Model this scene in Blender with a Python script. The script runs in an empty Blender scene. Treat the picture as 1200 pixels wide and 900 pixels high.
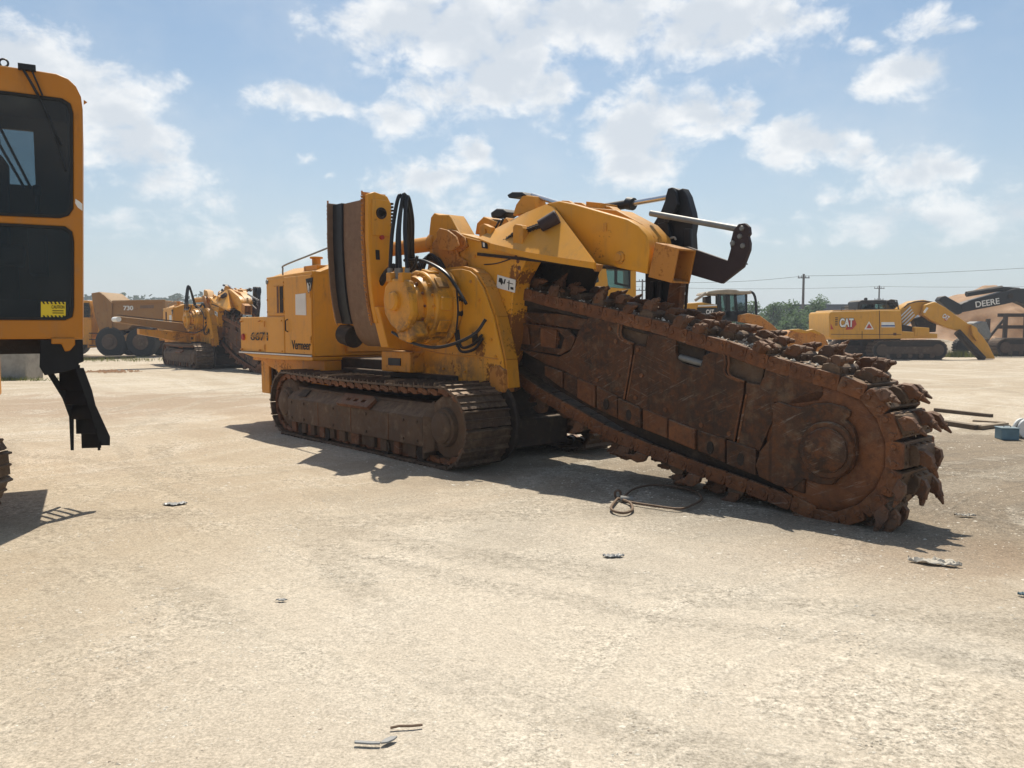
import bpy, bmesh, math, random
from math import sin, cos, pi, radians as R
from mathutils import Vector, Matrix
from mathutils.geometry import tessellate_polygon

scene = bpy.context.scene
C = scene.collection
rnd = random.Random(7)

# ------------------------------------------------------------------ camera
cd = bpy.data.cameras.new('camera')
cam = bpy.data.objects.new('camera', cd); C.objects.link(cam)
cd.sensor_width = 36; cd.lens = 27.99; cd.clip_start = .05; cd.clip_end = 5000
cam.location = (0, 0, 1.7); cam.rotation_euler = (R(90 - 4.107), 0, 0)
scene.camera = cam
scene.view_settings.view_transform = 'Standard'; scene.view_settings.look = 'None'
scene.view_settings.exposure = 0.30; scene.view_settings.gamma = 1

# ------------------------------------------------------------------ sun and sky
SUN = Vector((.01, .49, 1.0)).normalized()
sl = bpy.data.lights.new('sun', 'SUN'); sl.energy = 4.6; sl.angle = R(.53); sl.color = (1, .95, .86)
so = bpy.data.objects.new('sun', sl); C.objects.link(so)
so.rotation_euler = (-SUN).to_track_quat('-Z', 'Y').to_euler(); so.location = (0, 20, 40)

w = bpy.data.worlds.new('World'); scene.world = w; w.use_nodes = True
wt = w.node_tree; wn = wt.nodes; wl = wt.links
for n in list(wn): wn.remove(n)

class NT:
    """small helper for writing node graphs"""
    def __init__(s, tree): s.t = tree
    def n(s, typ, ins=None, **kw):
        x = s.t.nodes.new(typ)
        for k, v in kw.items(): setattr(x, k, v)
        for k, v in (ins or {}).items(): s.set(x.inputs[k], v)
        return x
    def set(s, sock, v):
        if isinstance(v, bpy.types.NodeSocket): s.t.links.new(v, sock)
        elif isinstance(v, bpy.types.Node): s.t.links.new(v.outputs[0], sock)
        else:
            if sock.type == 'RGBA' and len(v) == 3: v = (*v, 1)
            sock.default_value = v
    def m(s, op, a, b=0., clamp=False):
        return s.n('ShaderNodeMath', {0: a, 1: b}, operation=op, use_clamp=clamp).outputs[0]
    def v(s, op, a, b=None):
        d = {0: a}
        if b is not None: d[1] = b
        x = s.n('ShaderNodeVectorMath', d, operation=op)
        return x.outputs[1] if op in ('LENGTH', 'DOT_PRODUCT', 'DISTANCE') else x.outputs[0]
    def noise(s, vec, scale, detail=4, rough=.55, dist=0., col=False):
        x = s.n('ShaderNodeTexNoise', {'Vector': vec, 'Scale': scale, 'Detail': detail, 'Roughness': rough, 'Distortion': dist})
        return x.outputs[1] if col else x.outputs[0]
    def ramp(s, fac, lo, hi, a=0., b=1.):
        x = s.n('ShaderNodeMapRange', {0: fac, 1: lo, 2: hi, 3: a, 4: b}, interpolation_type='SMOOTHSTEP'); return x.outputs[0]
    def mix(s, f, a, b, mode='MIX'):
        x = s.n('ShaderNodeMix', None, data_type='RGBA', blend_type=mode)
        s.set(x.inputs[0], f); s.set(x.inputs[6], a); s.set(x.inputs[7], b); return x.outputs[2]

g = NT(wt)
sky = g.n('ShaderNodeTexSky', sky_type='NISHITA', sun_disc=False, sun_elevation=math.asin(SUN.z),
          sun_rotation=math.atan2(SUN.x, SUN.y), air_density=1.0, dust_density=1.3, ozone_density=1.2)
dirv = g.n('ShaderNodeTexCoord').outputs['Generated']
sep = g.n('ShaderNodeSeparateXYZ', {0: dirv})
az = g.m('ARCTAN2', sep.outputs[0], sep.outputs[1]); el = g.m('ARCSINE', sep.outputs[2])
p0 = g.n('ShaderNodeCombineXYZ', {0: az, 1: el, 2: 0.}).outputs[0]
# cumulus banks: azimuth, elevation, half width, half height (degrees), weight
CL = [(-7.7, 20.5, 6.9, 3.5, 1.15), (-2.4, 19.6, 8.1, 4.6, 1.25), (-0.6, 17.3, 6.3, 3.2, 1.15), (5.9, 20.3, 9.2, 3.5, 1.25), (14.0, 20.3, 8.6, 3.2, 1.20), (17.9, 19.2, 4.6, 2.3, 0.95), (-4.8, 16.4, 4.0, 2.9, 0.90), (2.4, 16.4, 4.0, 2.6, 0.85), (3.0, 24.5, 24.2, 4.0, 1.30), (17.2, 23.1, 11.5, 3.5, 1.10), (-19.9, 24.6, 11.5, 2.9, 0.90), (8.7, 13.6, 5.2, 3.5, 1.20), (8.4, 11.3, 3.5, 2.9, 1.00), (13.0, 14.2, 4.3, 2.6, 1.05), (15.2, 14.6, 2.3, 2.3, 0.90), (6.0, 14.7, 2.9, 2.0, 0.80), (19.7, 12.1, 4.3, 2.0, 1.05), (18.4, 11.2, 3.5, 1.5, 0.90), (23.1, 11.7, 2.1, 1.2, 0.80), (25.7, 15.4, 3.6, 2.0, 1.00), (23.3, 17.3, 2.1, 0.8, 0.75), (26.8, 17.7, 2.5, 1.2, 0.62), (26.4, 9.8, 4.6, 2.1, 0.95), (28.2, 10.1, 3.5, 1.8, 0.90), (22.1, 8.6, 3.2, 1.2, 0.78), (25.5, 7.5, 4.6, 1.4, 0.80), (29.3, 6.4, 5.5, 1.7, 0.80), (32.0, 6.8, 3.5, 1.8, 0.80), (24.0, 6.2, 3.5, 1.2, 0.60), (-26.2, 13.9, 5.2, 3.5, 1.05), (-27.8, 14.9, 3.5, 2.4, 0.90), (-25.3, 12.2, 4.9, 2.6, 1.15), (-23.8, 11.3, 3.5, 1.7, 0.90), (-30.8, 15.6, 4.6, 2.9, 1.10), (-33.8, 14.2, 5.2, 3.5, 1.10), (-13.8, 15.1, 4.6, 1.2, 0.85), (-15.8, 14.7, 2.6, 0.9, 0.70), (-7.8, 14.1, 3.5, 2.3, 0.85), (-5.4, 10.6, 4.6, 2.0, 1.05), (-2.7, 11.7, 2.3, 2.0, 0.90), (-8.7, 10.1, 2.3, 1.3, 0.75), (-12.3, 10.5, 0.8, 0.5, 0.60), (-14.1, 11.6, 1.0, 0.5, 0.45), (-23.7, 9.2, 4.0, 1.8, 0.72), (-20.6, 8.0, 2.9, 1.5, 0.70), (-26.0, 6.7, 4.6, 1.4, 0.55), (-16.0, 5.7, 5.2, 1.5, 0.60), (-19.8, 5.9, 4.6, 1.6, 0.55), (-2.4, 8.0, 3.5, 1.5, 0.55), (16.5, 6.5, 5.2, 1.4, 0.50)]
rc = random.Random(3)
for k in range(18):                                    # the same kind of sky all the way round
    a = rc.uniform(42, 318); CL.append((a if a < 180 else a - 360, rc.uniform(7, 40), rc.uniform(4, 12), rc.uniform(1.8, 4.5), rc.uniform(.65, 1.15)))
wob = g.v('MULTIPLY', g.v('SUBTRACT', g.noise(p0, 11., 4, .6, 0, True), (.5, .5, .5)), (.07, .05, 0))
pw = g.v('ADD', p0, wob)
acc = None; und = None
for a, e, ra, re, wgt in CL:
    q = g.v('MULTIPLY', g.v('SUBTRACT', pw, (R(a), R(e), 0)), (1 / R(ra), 1 / R(re), 0))
    L = g.m('MULTIPLY', g.m('SUBTRACT', 1.0, g.v('LENGTH', q)), wgt)
    acc = L if acc is None else g.m('MAXIMUM', acc, L)
ps = g.v('MULTIPLY', p0, (1, 1.45, 1))
n1 = g.noise(ps, 17., 10, .61, .2)
dens = g.m('ADD', g.m('MULTIPLY', acc, .76), g.m('MULTIPLY', g.m('SUBTRACT', n1, .5), 1.95))
cov = g.ramp(dens, .03, .60)
n2 = g.noise(g.v('ADD', ps, (0, .022, 0)), 15., 6, .55, .2)
dens2 = g.m('ADD', g.m('MULTIPLY', acc, .6), g.m('MULTIPLY', g.m('SUBTRACT', n2, .5), 1.4))
shade = g.ramp(dens2, .10, .60)                          # thick parts with more cloud above are greyer beneath
veil = g.ramp(g.noise(ps, 5., 5, .6), .36, .8, 0., .30)
ccol = g.mix(shade, (10.9, 10.9, 10.8), (7.6, 8.1, 8.65))
fade = g.ramp(el, .02, .2, .45, 1.0)
cov2 = g.m('MULTIPLY', g.m('MULTIPLY', cov, fade), .88)
hz = g.ramp(el, -.02, .42, .62, 0.)
base = g.mix(hz, g.mix(1.0, sky.outputs[0], (1.08, 1.20, 1.19), 'MULTIPLY'), (6.75, 7.5, 8.4))
base = g.mix(veil, base, (8.3, 8.7, 9.0))
skyc = g.mix(cov2, base, ccol)
bg = g.n('ShaderNodeBackground', {0: skyc, 1: .077})
g.n('ShaderNodeOutputWorld', {0: bg})

# ------------------------------------------------------------------ mesh helpers
class MB:
    """collects shapes; build() links them as one mesh object"""
    def __init__(s): s.v = []; s.f = []
    def add(s, vs, fs, M=None):
        o = len(s.v)
        s.v += [tuple(M @ Vector(v)) if M else tuple(v) for v in vs]
        s.f += [tuple(i + o for i in f) for f in fs]; return s
    def box(s, x0, x1, y0, y1, z0, z1, M=None):
        return s.add([(x, y, z) for z in (z0, z1) for y in (y0, y1) for x in (x0, x1)],
                     [(0, 2, 3, 1), (4, 5, 7, 6), (0, 1, 5, 4), (2, 6, 7, 3), (0, 4, 6, 2), (1, 3, 7, 5)], M)
    def prism(s, poly, a, b, axis='v', M=None, poly2=None, holes=()):
        """polygon of (u,w) extruded along v from a to b (axis 'v'); of (v,w) along u; of (u,v) along w"""
        def put(p, t): return (p[0], t, p[1]) if axis == 'v' else ((t, p[0], p[1]) if axis == 'u' else (p[0], p[1], t))
        loops = [list(poly)] + [list(h) for h in holes]
        q2 = [list(poly2)] if poly2 else loops
        flat = [p for l in loops for p in l]; n = len(flat)
        flat2 = [p for l in (q2 if poly2 else loops) for p in l]
        vs = [put(p, a) for p in flat] + [put(p, b) for p in flat2]
        if holes or len(flat) > 4:
            tris = tessellate_polygon([[Vector((p[0], p[1], 0)) for p in l] for l in loops])
        else: tris = [tuple(range(n))]
        fs = [tuple(t) for t in tris] + [tuple(i + n for i in reversed(t)) for t in tris]
        o = 0
        for l in loops:
            m = len(l); fs += [(o + i, o + (i + 1) % m, n + o + (i + 1) % m, n + o + i) for i in range(m)]; o += m
        return s.add(vs, fs, M)
    def cyl(s, p, q, r0, r1=None, n=16, caps=True, M=None):
        p = Vector(p); q = Vector(q); r1 = r0 if r1 is None else r1
        d = (q - p).normalized(); a = d.orthogonal().normalized(); b = d.cross(a)
        vs = [p + (a * cos(2 * pi * i / n) + b * sin(2 * pi * i / n)) * r0 for i in range(n)] + \
             [q + (a * cos(2 * pi * i / n) + b * sin(2 * pi * i / n)) * r1 for i in range(n)]
        fs = [(i, (i + 1) % n, n + (i + 1) % n, n + i) for i in range(n)]
        if caps: fs += [tuple(reversed(range(n))), tuple(range(n, 2 * n))]
        return s.add(vs, fs, M)
    def lathe(s, prof, c, axis='v', n=32, M=None):
        """profile of (radius, position along axis) turned about axis through c"""
        vs = []
        for r, t in prof:
            for i in range(n):
                a = 2 * pi * i / n; x, y = r * cos(a), r * sin(a)
                vs.append((c[0] + x, c[1] + t, c[2] + y) if axis == 'v' else ((c[0] + t, c[1] + x, c[2] + y) if axis == 'u' else (c[0] + x, c[1] + y, c[2] + t)))
        k = len(prof)
        fs = [(j * n + i, j * n + (i + 1) % n, (j + 1) * n + (i + 1) % n, (j + 1) * n + i) for j in range(k - 1) for i in range(n)]
        fs += [tuple(reversed(range(n))), tuple((k - 1) * n + i for i in range(n))]
        return s.add(vs, fs, M)
    def tube(s, pts, r, n=8, M=None):
        pts = [Vector(p) for p in pts]; ref = None; vs = []; fs = []
        for i, p in enumerate(pts):
            d = (pts[min(i + 1, len(pts) - 1)] - pts[max(i - 1, 0)]).normalized()
            a = (ref - d * ref.dot(d)).normalized() if ref else d.orthogonal().normalized()
            ref = a; b = d.cross(a)
            vs += [p + (a * cos(2 * pi * k / n) + b * sin(2 * pi * k / n)) * r for k in range(n)]
        for i in range(len(pts) - 1):
            fs += [(i * n + k, i * n + (k + 1) % n, (i + 1) * n + (k + 1) % n, (i + 1) * n + k) for k in range(n)]
        fs += [tuple(reversed(range(n))), tuple((len(pts) - 1) * n + k for k in range(n))]
        return s.add(vs, fs, M)
    def build(s, name, mat, parent=None, bevel=0., ang=35, smooth=True):
        me = bpy.data.meshes.new(name); me.from_pydata(s.v, [], s.f)
        bm = bmesh.new(); bm.from_mesh(me); bmesh.ops.recalc_face_normals(bm, faces=bm.faces)
        if any(len(f.verts) == 3 for f in bm.faces) and len(bm.faces) < 4000:
            bmesh.ops.dissolve_limit(bm, angle_limit=.01, verts=bm.verts, edges=bm.edges)
        bm.to_mesh(me); bm.free()
        if smooth:
            me.shade_smooth(); me.set_sharp_from_angle(angle=R(ang))
        me.materials.append(mat)
        o = bpy.data.objects.new(name, me); C.objects.link(o)
        if parent: o.parent = parent
        if bevel:
            b = o.modifiers.new('bevel', 'BEVEL'); b.width = bevel; b.segments = 2; b.limit_method = 'ANGLE'; b.angle_limit = R(40)
        return o

def curve(ctrl, n=20):
    """Catmull-Rom through control points"""
    P = [Vector(p) for p in ctrl]; P = [P[0] * 2 - P[1]] + P + [P[-1] * 2 - P[-2]]; out = []
    for i in range(1, len(P) - 2):
        for k in range(n // (len(P) - 3) + 1):
            t = k / (n // (len(P) - 3) + 1); a, b, c, d = P[i - 1:i + 3]
            out.append(.5 * ((2 * b) + (c - a) * t + (2 * a - 5 * b + 4 * c - d) * t * t + (3 * b - a - 3 * c + d) * t ** 3))
    return out + [P[-2]]
def rrect(x0, x1, y0, y1, r, n=5):
    out = []
    for cx, cy, a0 in ((x1 - r, y1 - r, 0), (x0 + r, y1 - r, 90), (x0 + r, y0 + r, 180), (x1 - r, y0 + r, 270)):
        out += [(cx + r * cos(R(a0 + 90 * k / n)), cy + r * sin(R(a0 + 90 * k / n))) for k in range(n + 1)]
    return out
def circ(cx, cy, r, n=24): return [(cx + r * cos(2 * pi * k / n), cy + r * sin(2 * pi * k / n)) for k in range(n)]
def empty(name, loc=(0, 0, 0), rz=0, label=None, cat=None, group=None):
    o = bpy.data.objects.new(name, None); C.objects.link(o); o.empty_display_size = .3
    o.location = loc; o.rotation_euler = (0, 0, rz); tag(o, label, cat, group); return o
def tag(o, label=None, cat=None, group=None, kind=None):
    if label: o['label'] = label
    if cat: o['category'] = cat
    if group: o['group'] = group
    if kind: o['kind'] = kind
    return o
def inst(src, name, M, parent):
    o = bpy.data.objects.new(name, src.data); C.objects.link(o); o.parent = parent; o.matrix_local = M
    for m in src.modifiers:
        b = o.modifiers.new(m.name, m.type); b.width = m.width; b.segments = m.segments; b.limit_method = m.limit_method; b.angle_limit = m.angle_limit
    return o
def copy_tree(o, parent=None, skip=()):
    c = o.copy(); C.objects.link(c); c.parent = parent
    for ch in list(o.children):
        if ch.name.split('.')[0] not in skip: copy_tree(ch, c, skip)
    return c
def lettering(name, body, h, M, mat, parent, width=None, depth=.004, bold=0.):
    """text whose capitals are h high, squeezed to width, as a thin raised mesh"""
    cu = bpy.data.curves.new(name, 'FONT'); cu.body = body; cu.extrude = depth / 2; cu.offset = bold; cu.size = 1
    t = bpy.data.objects.new(name, cu); C.objects.link(t)
    dg = bpy.context.evaluated_depsgraph_get(); me = bpy.data.meshes.new_from_object(t.evaluated_get(dg))
    bpy.data.objects.remove(t); bpy.data.curves.remove(cu)
    xs = [v.co.x for v in me.vertices]; ys = [v.co.y for v in me.vertices]
    x0, x1 = min(xs), max(xs); capm = .69
    sy = h / capm; sx = (width / (x1 - x0)) if width else sy
    for v in me.vertices: v.co = ((v.co.x - x0) * sx, v.co.y * sy, v.co.z)
    me.materials.clear(); me.materials.append(mat)
    o = bpy.data.objects.new(name, me); C.objects.link(o); o.parent = parent; o.matrix_local = M
    return o
def near_face(u, v, w, tilt=0.):       # text frame on a face that looks towards -v
    return Matrix.Translation((u, v, w)) @ Matrix.Rotation(tilt, 4, 'Y') @ Matrix.Rotation(pi / 2, 4, 'X')

# ------------------------------------------------------------------ materials
def newmat(name):
    m = bpy.data.materials.new(name); m.use_nodes = True; t = m.node_tree
    for n in list(t.nodes): t.nodes.remove(n)
    g = NT(t); b = g.n('ShaderNodeBsdfPrincipled', {'Specular IOR Level': .28}); g.n('ShaderNodeOutputMaterial', {0: b.outputs[0]})
    return m, g, b
def coords(g):
    tc = g.n('ShaderNodeTexCoord').outputs['Object']; r = g.n('ShaderNodeObjectInfo').outputs['Random']
    return g.v('ADD', tc, g.n('ShaderNodeCombineXYZ', {0: g.m('MULTIPLY', r, 37.), 1: g.m('MULTIPLY', r, 11.), 2: 0.}).outputs[0]), r
def paint(name, col, rough=.45, wear=.35, rustc=(.10, .032, .012), dirt=.35, dirtc=(.24, .16, .085), chips=.6, rusty=(), greasy=()):
    m, g, b = newmat(name); p, r = coords(g)
    big = g.noise(p, 1.3, 5, .6); fine = g.noise(p, 22., 6, .65)
    c = g.mix(g.m('MULTIPLY', big, .6), col, tuple(x * .72 for x in col))
    st = g.noise(g.v('MULTIPLY', p, (9, 9, .9)), 1.0, 4, .6)          # rain streaks run down
    c = g.mix(g.ramp(st, .5, .8, 0, dirt), c, dirtc)
    c = g.mix(g.ramp(g.noise(p, 3.1, 6, .7), .48, .78, 0, dirt * .9), c, dirtc)
    geo = g.n('ShaderNodeNewGeometry')
    up = g.n('ShaderNodeSeparateXYZ', {0: geo.outputs['Normal']}).outputs[2]
    c = g.mix(g.m('MULTIPLY', g.ramp(up, .35, .95, 0, .42), g.ramp(big, .3, .6, .4, 1)), c, (.46, .36, .22))
    gr = g.m('MULTIPLY', g.ramp(g.noise(g.v('MULTIPLY', p, (5, 5, 1.3)), 1.3, 6, .7), .54, .74), g.ramp(g.noise(p, .8, 3), .42, .6))
    c = g.mix(g.m('MULTIPLY', gr, dirt * 1.5, True), c, (.10, .062, .03))           # old grease and grime
    c = g.mix(g.ramp(g.noise(p, 1.1, 5, .6), .52, .72, 0, .4), c, tuple(min(1, x * .92 + q) for x, q in zip(col, (.06, .05, .02))))      # sun faded areas   # settled dust
    sp = g.m('ADD', g.m('MULTIPLY', fine, .5), g.m('MULTIPLY', g.noise(p, 2.3, 4, .6), .62))
    tc = g.n('ShaderNodeTexCoord').outputs['Object']
    def near(spots):
        a = None
        for x, z, rr in spots:
            d = g.v('LENGTH', g.v('MULTIPLY', g.v('SUBTRACT', tc, (x, 0, z)), (1 / rr, 0, 1 / rr))); q = g.ramp(d, .1, 1.1, 1, 0); a = q if a is None else g.m('MAXIMUM', a, q)
        return a
    if greasy: c = g.mix(g.m('MULTIPLY', near(greasy), g.ramp(g.noise(p, 6., 6, .7), .38, .62, 0, .85)), c, (.085, .058, .035))
    if rusty: sp = g.m('ADD', sp, g.m('MULTIPLY', near(rusty), .20))
    rm = g.ramp(sp, .78 - wear * .28, .82 - wear * .24)
    c = g.mix(g.m('MULTIPLY', rm, chips), c, rustc)
    g.set(b.inputs['Base Color'], c); g.set(b.inputs['Roughness'], g.m('ADD', g.m('MULTIPLY', fine, .25), g.m('ADD', g.m('MULTIPLY', rm, .3), rough - .1)))
    bp = g.n('ShaderNodeBump', {'Strength': .18, 'Distance': .01, 'Height': g.m('SUBTRACT', g.noise(p, 9., 4), g.m('MULTIPLY', rm, .5))})
    g.set(b.inputs['Normal'], bp.outputs[0]); return m
def rust(name, c1, c2, c3, mixs=(.42, .62), metal=.0, rough=.75, scratch=.0, bump=.5, mud=.3, var=.35):
    m, g, b = newmat(name); p, r = coords(g)
    n1 = g.noise(p, 2.2, 6, .65); n2 = g.noise(p, 13., 7, .7); n3 = g.noise(p, 60., 3, .6)
    c = g.mix(g.ramp(n1, .35, .65), c1, c2)
    c = g.mix(g.ramp(n2, mixs[0], mixs[1] + .1, 0, .8), c, c3)
    c = g.mix(g.ramp(g.noise(p, 5., 5, .7), .5, .75, 0, mud), c, (.30, .22, .14))
    geo = g.n('ShaderNodeNewGeometry'); up = g.n('ShaderNodeSeparateXYZ', {0: geo.outputs['Normal']}).outputs[2]
    c = g.mix(g.m('MULTIPLY', g.ramp(up, .4, .95, 0, .5), g.ramp(n2, .35, .6, .3, 1)), c, (.38, .27, .17))
    if scratch:
        s = g.noise(g.v('MULTIPLY', g.n('ShaderNodeVectorRotate', {'Vector': p, 'Angle': .45}, rotation_type='Y_AXIS').outputs[0], (2.5, 2, 30)), 1.5, 5, .7)
        s2 = g.m('MULTIPLY', g.ramp(s, .56, .66), g.ramp(g.noise(p, 2.6, 3), .42, .60))
        s3 = g.noise(g.v('MULTIPLY', g.n('ShaderNodeVectorRotate', {'Vector': p, 'Angle': -.35}, rotation_type='Y_AXIS').outputs[0], (1.6, 2, 46)), 1.7, 4, .75)
        s3 = g.m('MULTIPLY', g.ramp(s3, .59, .67), g.ramp(g.noise(p, 1.7, 4, .6), .46, .62))
        c = g.mix(g.m('MULTIPLY', g.m('MAXIMUM', s2, s3), scratch), c, (.44, .39, .33))
        run = g.noise(g.v('MULTIPLY', p, (16, 16, 1.1)), 1.0, 4, .65)
        c = g.mix(g.ramp(run, .54, .74, 0, .55), c, tuple(x * .45 for x in c1))
    c = g.mix(g.m('MULTIPLY', r, var), c, tuple(x * .45 for x in c2))
    g.set(b.inputs['Base Color'], c); g.set(b.inputs['Metallic'], metal)
    g.set(b.inputs['Roughness'], g.m('ADD', rough - .15, g.m('MULTIPLY', n2, .3)))
    bp = g.n('ShaderNodeBump', {'Strength': bump, 'Distance': .02, 'Height': g.m('ADD', n2, g.m('MULTIPLY', n3, .5))})
    g.set(b.inputs['Normal'], bp.outputs[0]); return m
def plain(name, col, rough=.6, metal=0., var=.3, scale=8., bump=.1, dust=.25):
    m, g, b = newmat(name); p, r = coords(g)
    n = g.noise(p, scale, 5, .6)
    c = g.mix(g.ramp(n, .35, .7, 0, var), col, tuple(x * .5 for x in col))
    geo = g.n('ShaderNodeNewGeometry'); up = g.n('ShaderNodeSeparateXYZ', {0: geo.outputs['Normal']}).outputs[2]
    c = g.mix(g.ramp(up, .4, .95, 0, dust), c, (.40, .32, .22))
    g.set(b.inputs['Base Color'], c); g.set(b.inputs['Roughness'], g.m('ADD', rough - .1, g.m('MULTIPLY', n, .2))); g.set(b.inputs['Metallic'], metal)
    g.set(b.inputs['Normal'], g.n('ShaderNodeBump', {'Strength': bump, 'Distance': .01, 'Height': n}).outputs[0]); return m
def glass(name, col, tint=.5, rough=.03, ior=1.5):
    m, g, b = newmat(name)
    t = g.n('ShaderNodeBsdfTransparent', {0: col}); gl = g.n('ShaderNodeBsdfGlossy', {0: (1, 1, 1, 1), 1: rough})
    d = g.n('ShaderNodeBsdfDiffuse', {0: (.25, .23, .20, 1)})
    p, r = coords(g)
    film = g.ramp(g.noise(p, 3., 5, .65), .35, .8, .003, .05)
    f = g.n('ShaderNodeFresnel', {0: ior}).outputs[0]
    mx = g.n('ShaderNodeMixShader', {0: film, 1: t.outputs[0], 2: d.outputs[0]})
    mx2 = g.n('ShaderNodeMixShader', {0: f, 1: mx.outputs[0], 2: gl.outputs[0]})
    out = [n for n in m.node_tree.nodes if n.type == 'OUTPUT_MATERIAL'][0]
    g.set(out.inputs[0], mx2.outputs[0]); return m

YEL = (.74, .325, .020)
M = dict(
    yellow=paint('yellow_paint', YEL, .42, .30, dirt=.30),
    yellow2=paint('yellow_paint_worn', (.66, .28, .022), .5, .55, dirt=.5),
    yellowrust=paint('yellow_paint_rusty', (.52, .21, .035), .6, .72, rustc=(.15, .05, .018), dirt=.5, chips=.55),
    head=paint('yellow_paint_head', YEL, .42, .34, dirt=.40, rustc=(.13, .04, .014), chips=.85, rusty=((2.10, 1.55, .45), (2.05, 1.2, .4), (2.25, 2.35, .22)), greasy=((.95, 2.55, .35), (1.0, 2.75, .3), (1.25, 2.5, .25))),
    motor=paint('yellow_paint_motor', YEL, .36, .30, dirt=.35, rustc=(.10, .035, .014), greasy=((1.25, 1.62, .35), (.75, 1.70, .3), (1.0, 1.55, .3), (1.35, 2.2, .2))),
    lower=paint('yellow_paint_lower', YEL, .42, .34, dirt=.5, rustc=(.13, .04, .014), chips=.8, rusty=((2.15, 1.05, .35), (1.85, 1.45, .2)), greasy=((.4, 1.05, .5), (1.0, 1.0, .5), (1.75, 1.55, .22), (1.5, 1.1, .4))),
    cab=paint('orange_yellow_paint', (.50, .185, .013), .42, .16, dirt=.32),
    fade=paint('faded_yellow_paint', (.31, .155, .05), .6, .4, dirt=.6),
    cat=paint('machine_yellow_paint', (.62, .30, .025), .45, .15, dirt=.3),
    rust=rust('brown_rust', (.050, .026, .016), (.085, .040, .021), (.16, .055, .020), scratch=.35),
    plate=rust('worn_rust_plate', (.034, .019, .012), (.098, .042, .018), (.180, .062, .018), scratch=.34, bump=.45, rough=.55, mud=.38),
    orange=rust('orange_rust', (.14, .054, .022), (.22, .082, .028), (.075, .036, .021), scratch=.35, mud=.3, rough=.6),
    steel=rust('worn_chain_steel', (.095, .070, .052), (.13, .075, .042), (.19, .12, .075), metal=.25, rough=.6, mud=.45),
    tooth=rust('worn_tooth_steel', (.13, .072, .045), (.21, .088, .038), (.10, .075, .06), metal=.2, rough=.6, mud=.3, var=.6),
    shoe=rust('track_shoe_steel', (.075, .055, .042), (.12, .075, .048), (.20, .14, .09), metal=.3, rough=.55, mud=.6),
    trackbrown=rust('track_frame_dirt', (.085, .058, .040), (.13, .083, .052), (.11, .06, .034), mud=.55),
    dark=rust('dark_grimy_steel', (.022, .017, .014), (.035, .025, .019), (.05, .03, .02), mud=.2),
    black=plain('black_paint', (.018, .019, .022), .5, 0, .3, 5., .1, .35),
    ladder=plain('matt_black_paint', (.010, .010, .011), .7, 0, .3, 5., .1, .08),
    maroon=plain('dark_primer', (.040, .024, .024), .6, 0, .3, 5., .1, .3),
    rubber=plain('black_rubber', (.022, .021, .020), .75, 0, .4, 9., .2, .35),
    hose=plain('black_hose', (.020, .020, .022), .35, 0, .2, 9., .05, .2),
    belt=rust('brown_conveyor_belt', (.20, .125, .078), (.24, .145, .088), (.17, .105, .068), mud=.4, bump=.15),
    chrome=plain('chrome_rod', (.55, .56, .58), .25, .9, .2, 6., .02, .1),
    grey=plain('grey_steel', (.22, .22, .21), .5, .3, .4, 10., .1, .2),
    white=plain('white_decal', (.74, .73, .69), .6, 0, .15, 6., .02, 0),
    blackink=plain('black_print', (.02, .019, .018), .6, 0, .2, 30., 0, 0),
    redink=plain('red_print', (.42, .05, .03), .6, 0, .2, 30., 0, 0),
    blueink=plain('blue_print', (.03, .08, .25), .6, 0, .2, 30., 0, 0),
    yellowink=plain('warning_yellow', (.75, .55, .03), .5, 0, .15, 10., 0, 0),
    concrete=plain('weathered_concrete', (.34, .31, .26), .9, 0, .5, 4., .4, .3),
    wood=plain('dark_timber', (.10, .072, .05), .85, 0, .5, 12., .4, .35),
    timber=plain('grey_timber', (.20, .15, .10), .85, 0, .5, 12., .4, .35),
    blue=plain('faded_blue_steel', (.13, .22, .27), .6, .1, .4, 6., .1, .3),
    shed=plain('dark_blue_shed', (.05, .065, .085), .7, 0, .4, .6, .1, .1),
    tin=plain('crumpled_grey_sheet', (.25, .26, .265), .5, .3, .4, 14., .3, .2),
    cloth=plain('pale_plastic_sheet', (.48, .44, .37), .8, 0, .4, 10., .3, .2),
    cable=plain('rusty_cable', (.16, .10, .065), .7, .2, .5, 30., .3, .2),
    pole=plain('weathered_pole', (.09, .075, .06), .9, 0, .4, 3., .2, 0),
    bark=plain('bark', (.07, .055, .04), .9, 0, .5, 6., .4, 0),
    glassdark=glass('tinted_glass', (.42, .49, .53, 1), ior=1.33),
    glassclear=glass('clear_glass', (.85, .88, .87, 1)),
    glassgreen=glass('green_tinted_glass', (.30, .42, .38, 1)),
    seat=plain('black_seat_fabric', (.02, .02, .022), .9, 0, .2, 20., .1, .1),
    inner=plain('dark_cab_lining', (.022, .022, .024), .8, 0, .3, 8., .1, .1),
)
def leafmat(name, a, b_):
    m, g, b = newmat(name); p, r = coords(g)
    at = g.n('ShaderNodeNewGeometry').outputs['Random Per Island']
    c = g.mix(at, a, b_); g.set(b.inputs['Base Color'], c); g.set(b.inputs['Roughness'], .7)
    tr = g.n('ShaderNodeBsdfTranslucent', {0: g.mix(1., c, (1.2, 1.3, .5), 'MULTIPLY')})
    mx = g.n('ShaderNodeMixShader', {0: .3, 1: b.outputs[0], 2: tr.outputs[0]})
    out = [n for n in m.node_tree.nodes if n.type == 'OUTPUT_MATERIAL'][0]; g.set(out.inputs[0], mx.outputs[0]); return m
M['creamroof'] = plain('dusty_cream_roof', (.34, .29, .22), .7, 0, .5, 3., .1, .3)
M['leaf'] = leafmat('green_leaves', (.040, .085, .018), (.095, .165, .042))
M['leaffar'] = leafmat('dark_far_leaves', (.028, .045, .018), (.06, .085, .034))
M['grass'] = leafmat('dry_green_grass', (.09, .11, .035), (.20, .19, .075))

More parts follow.
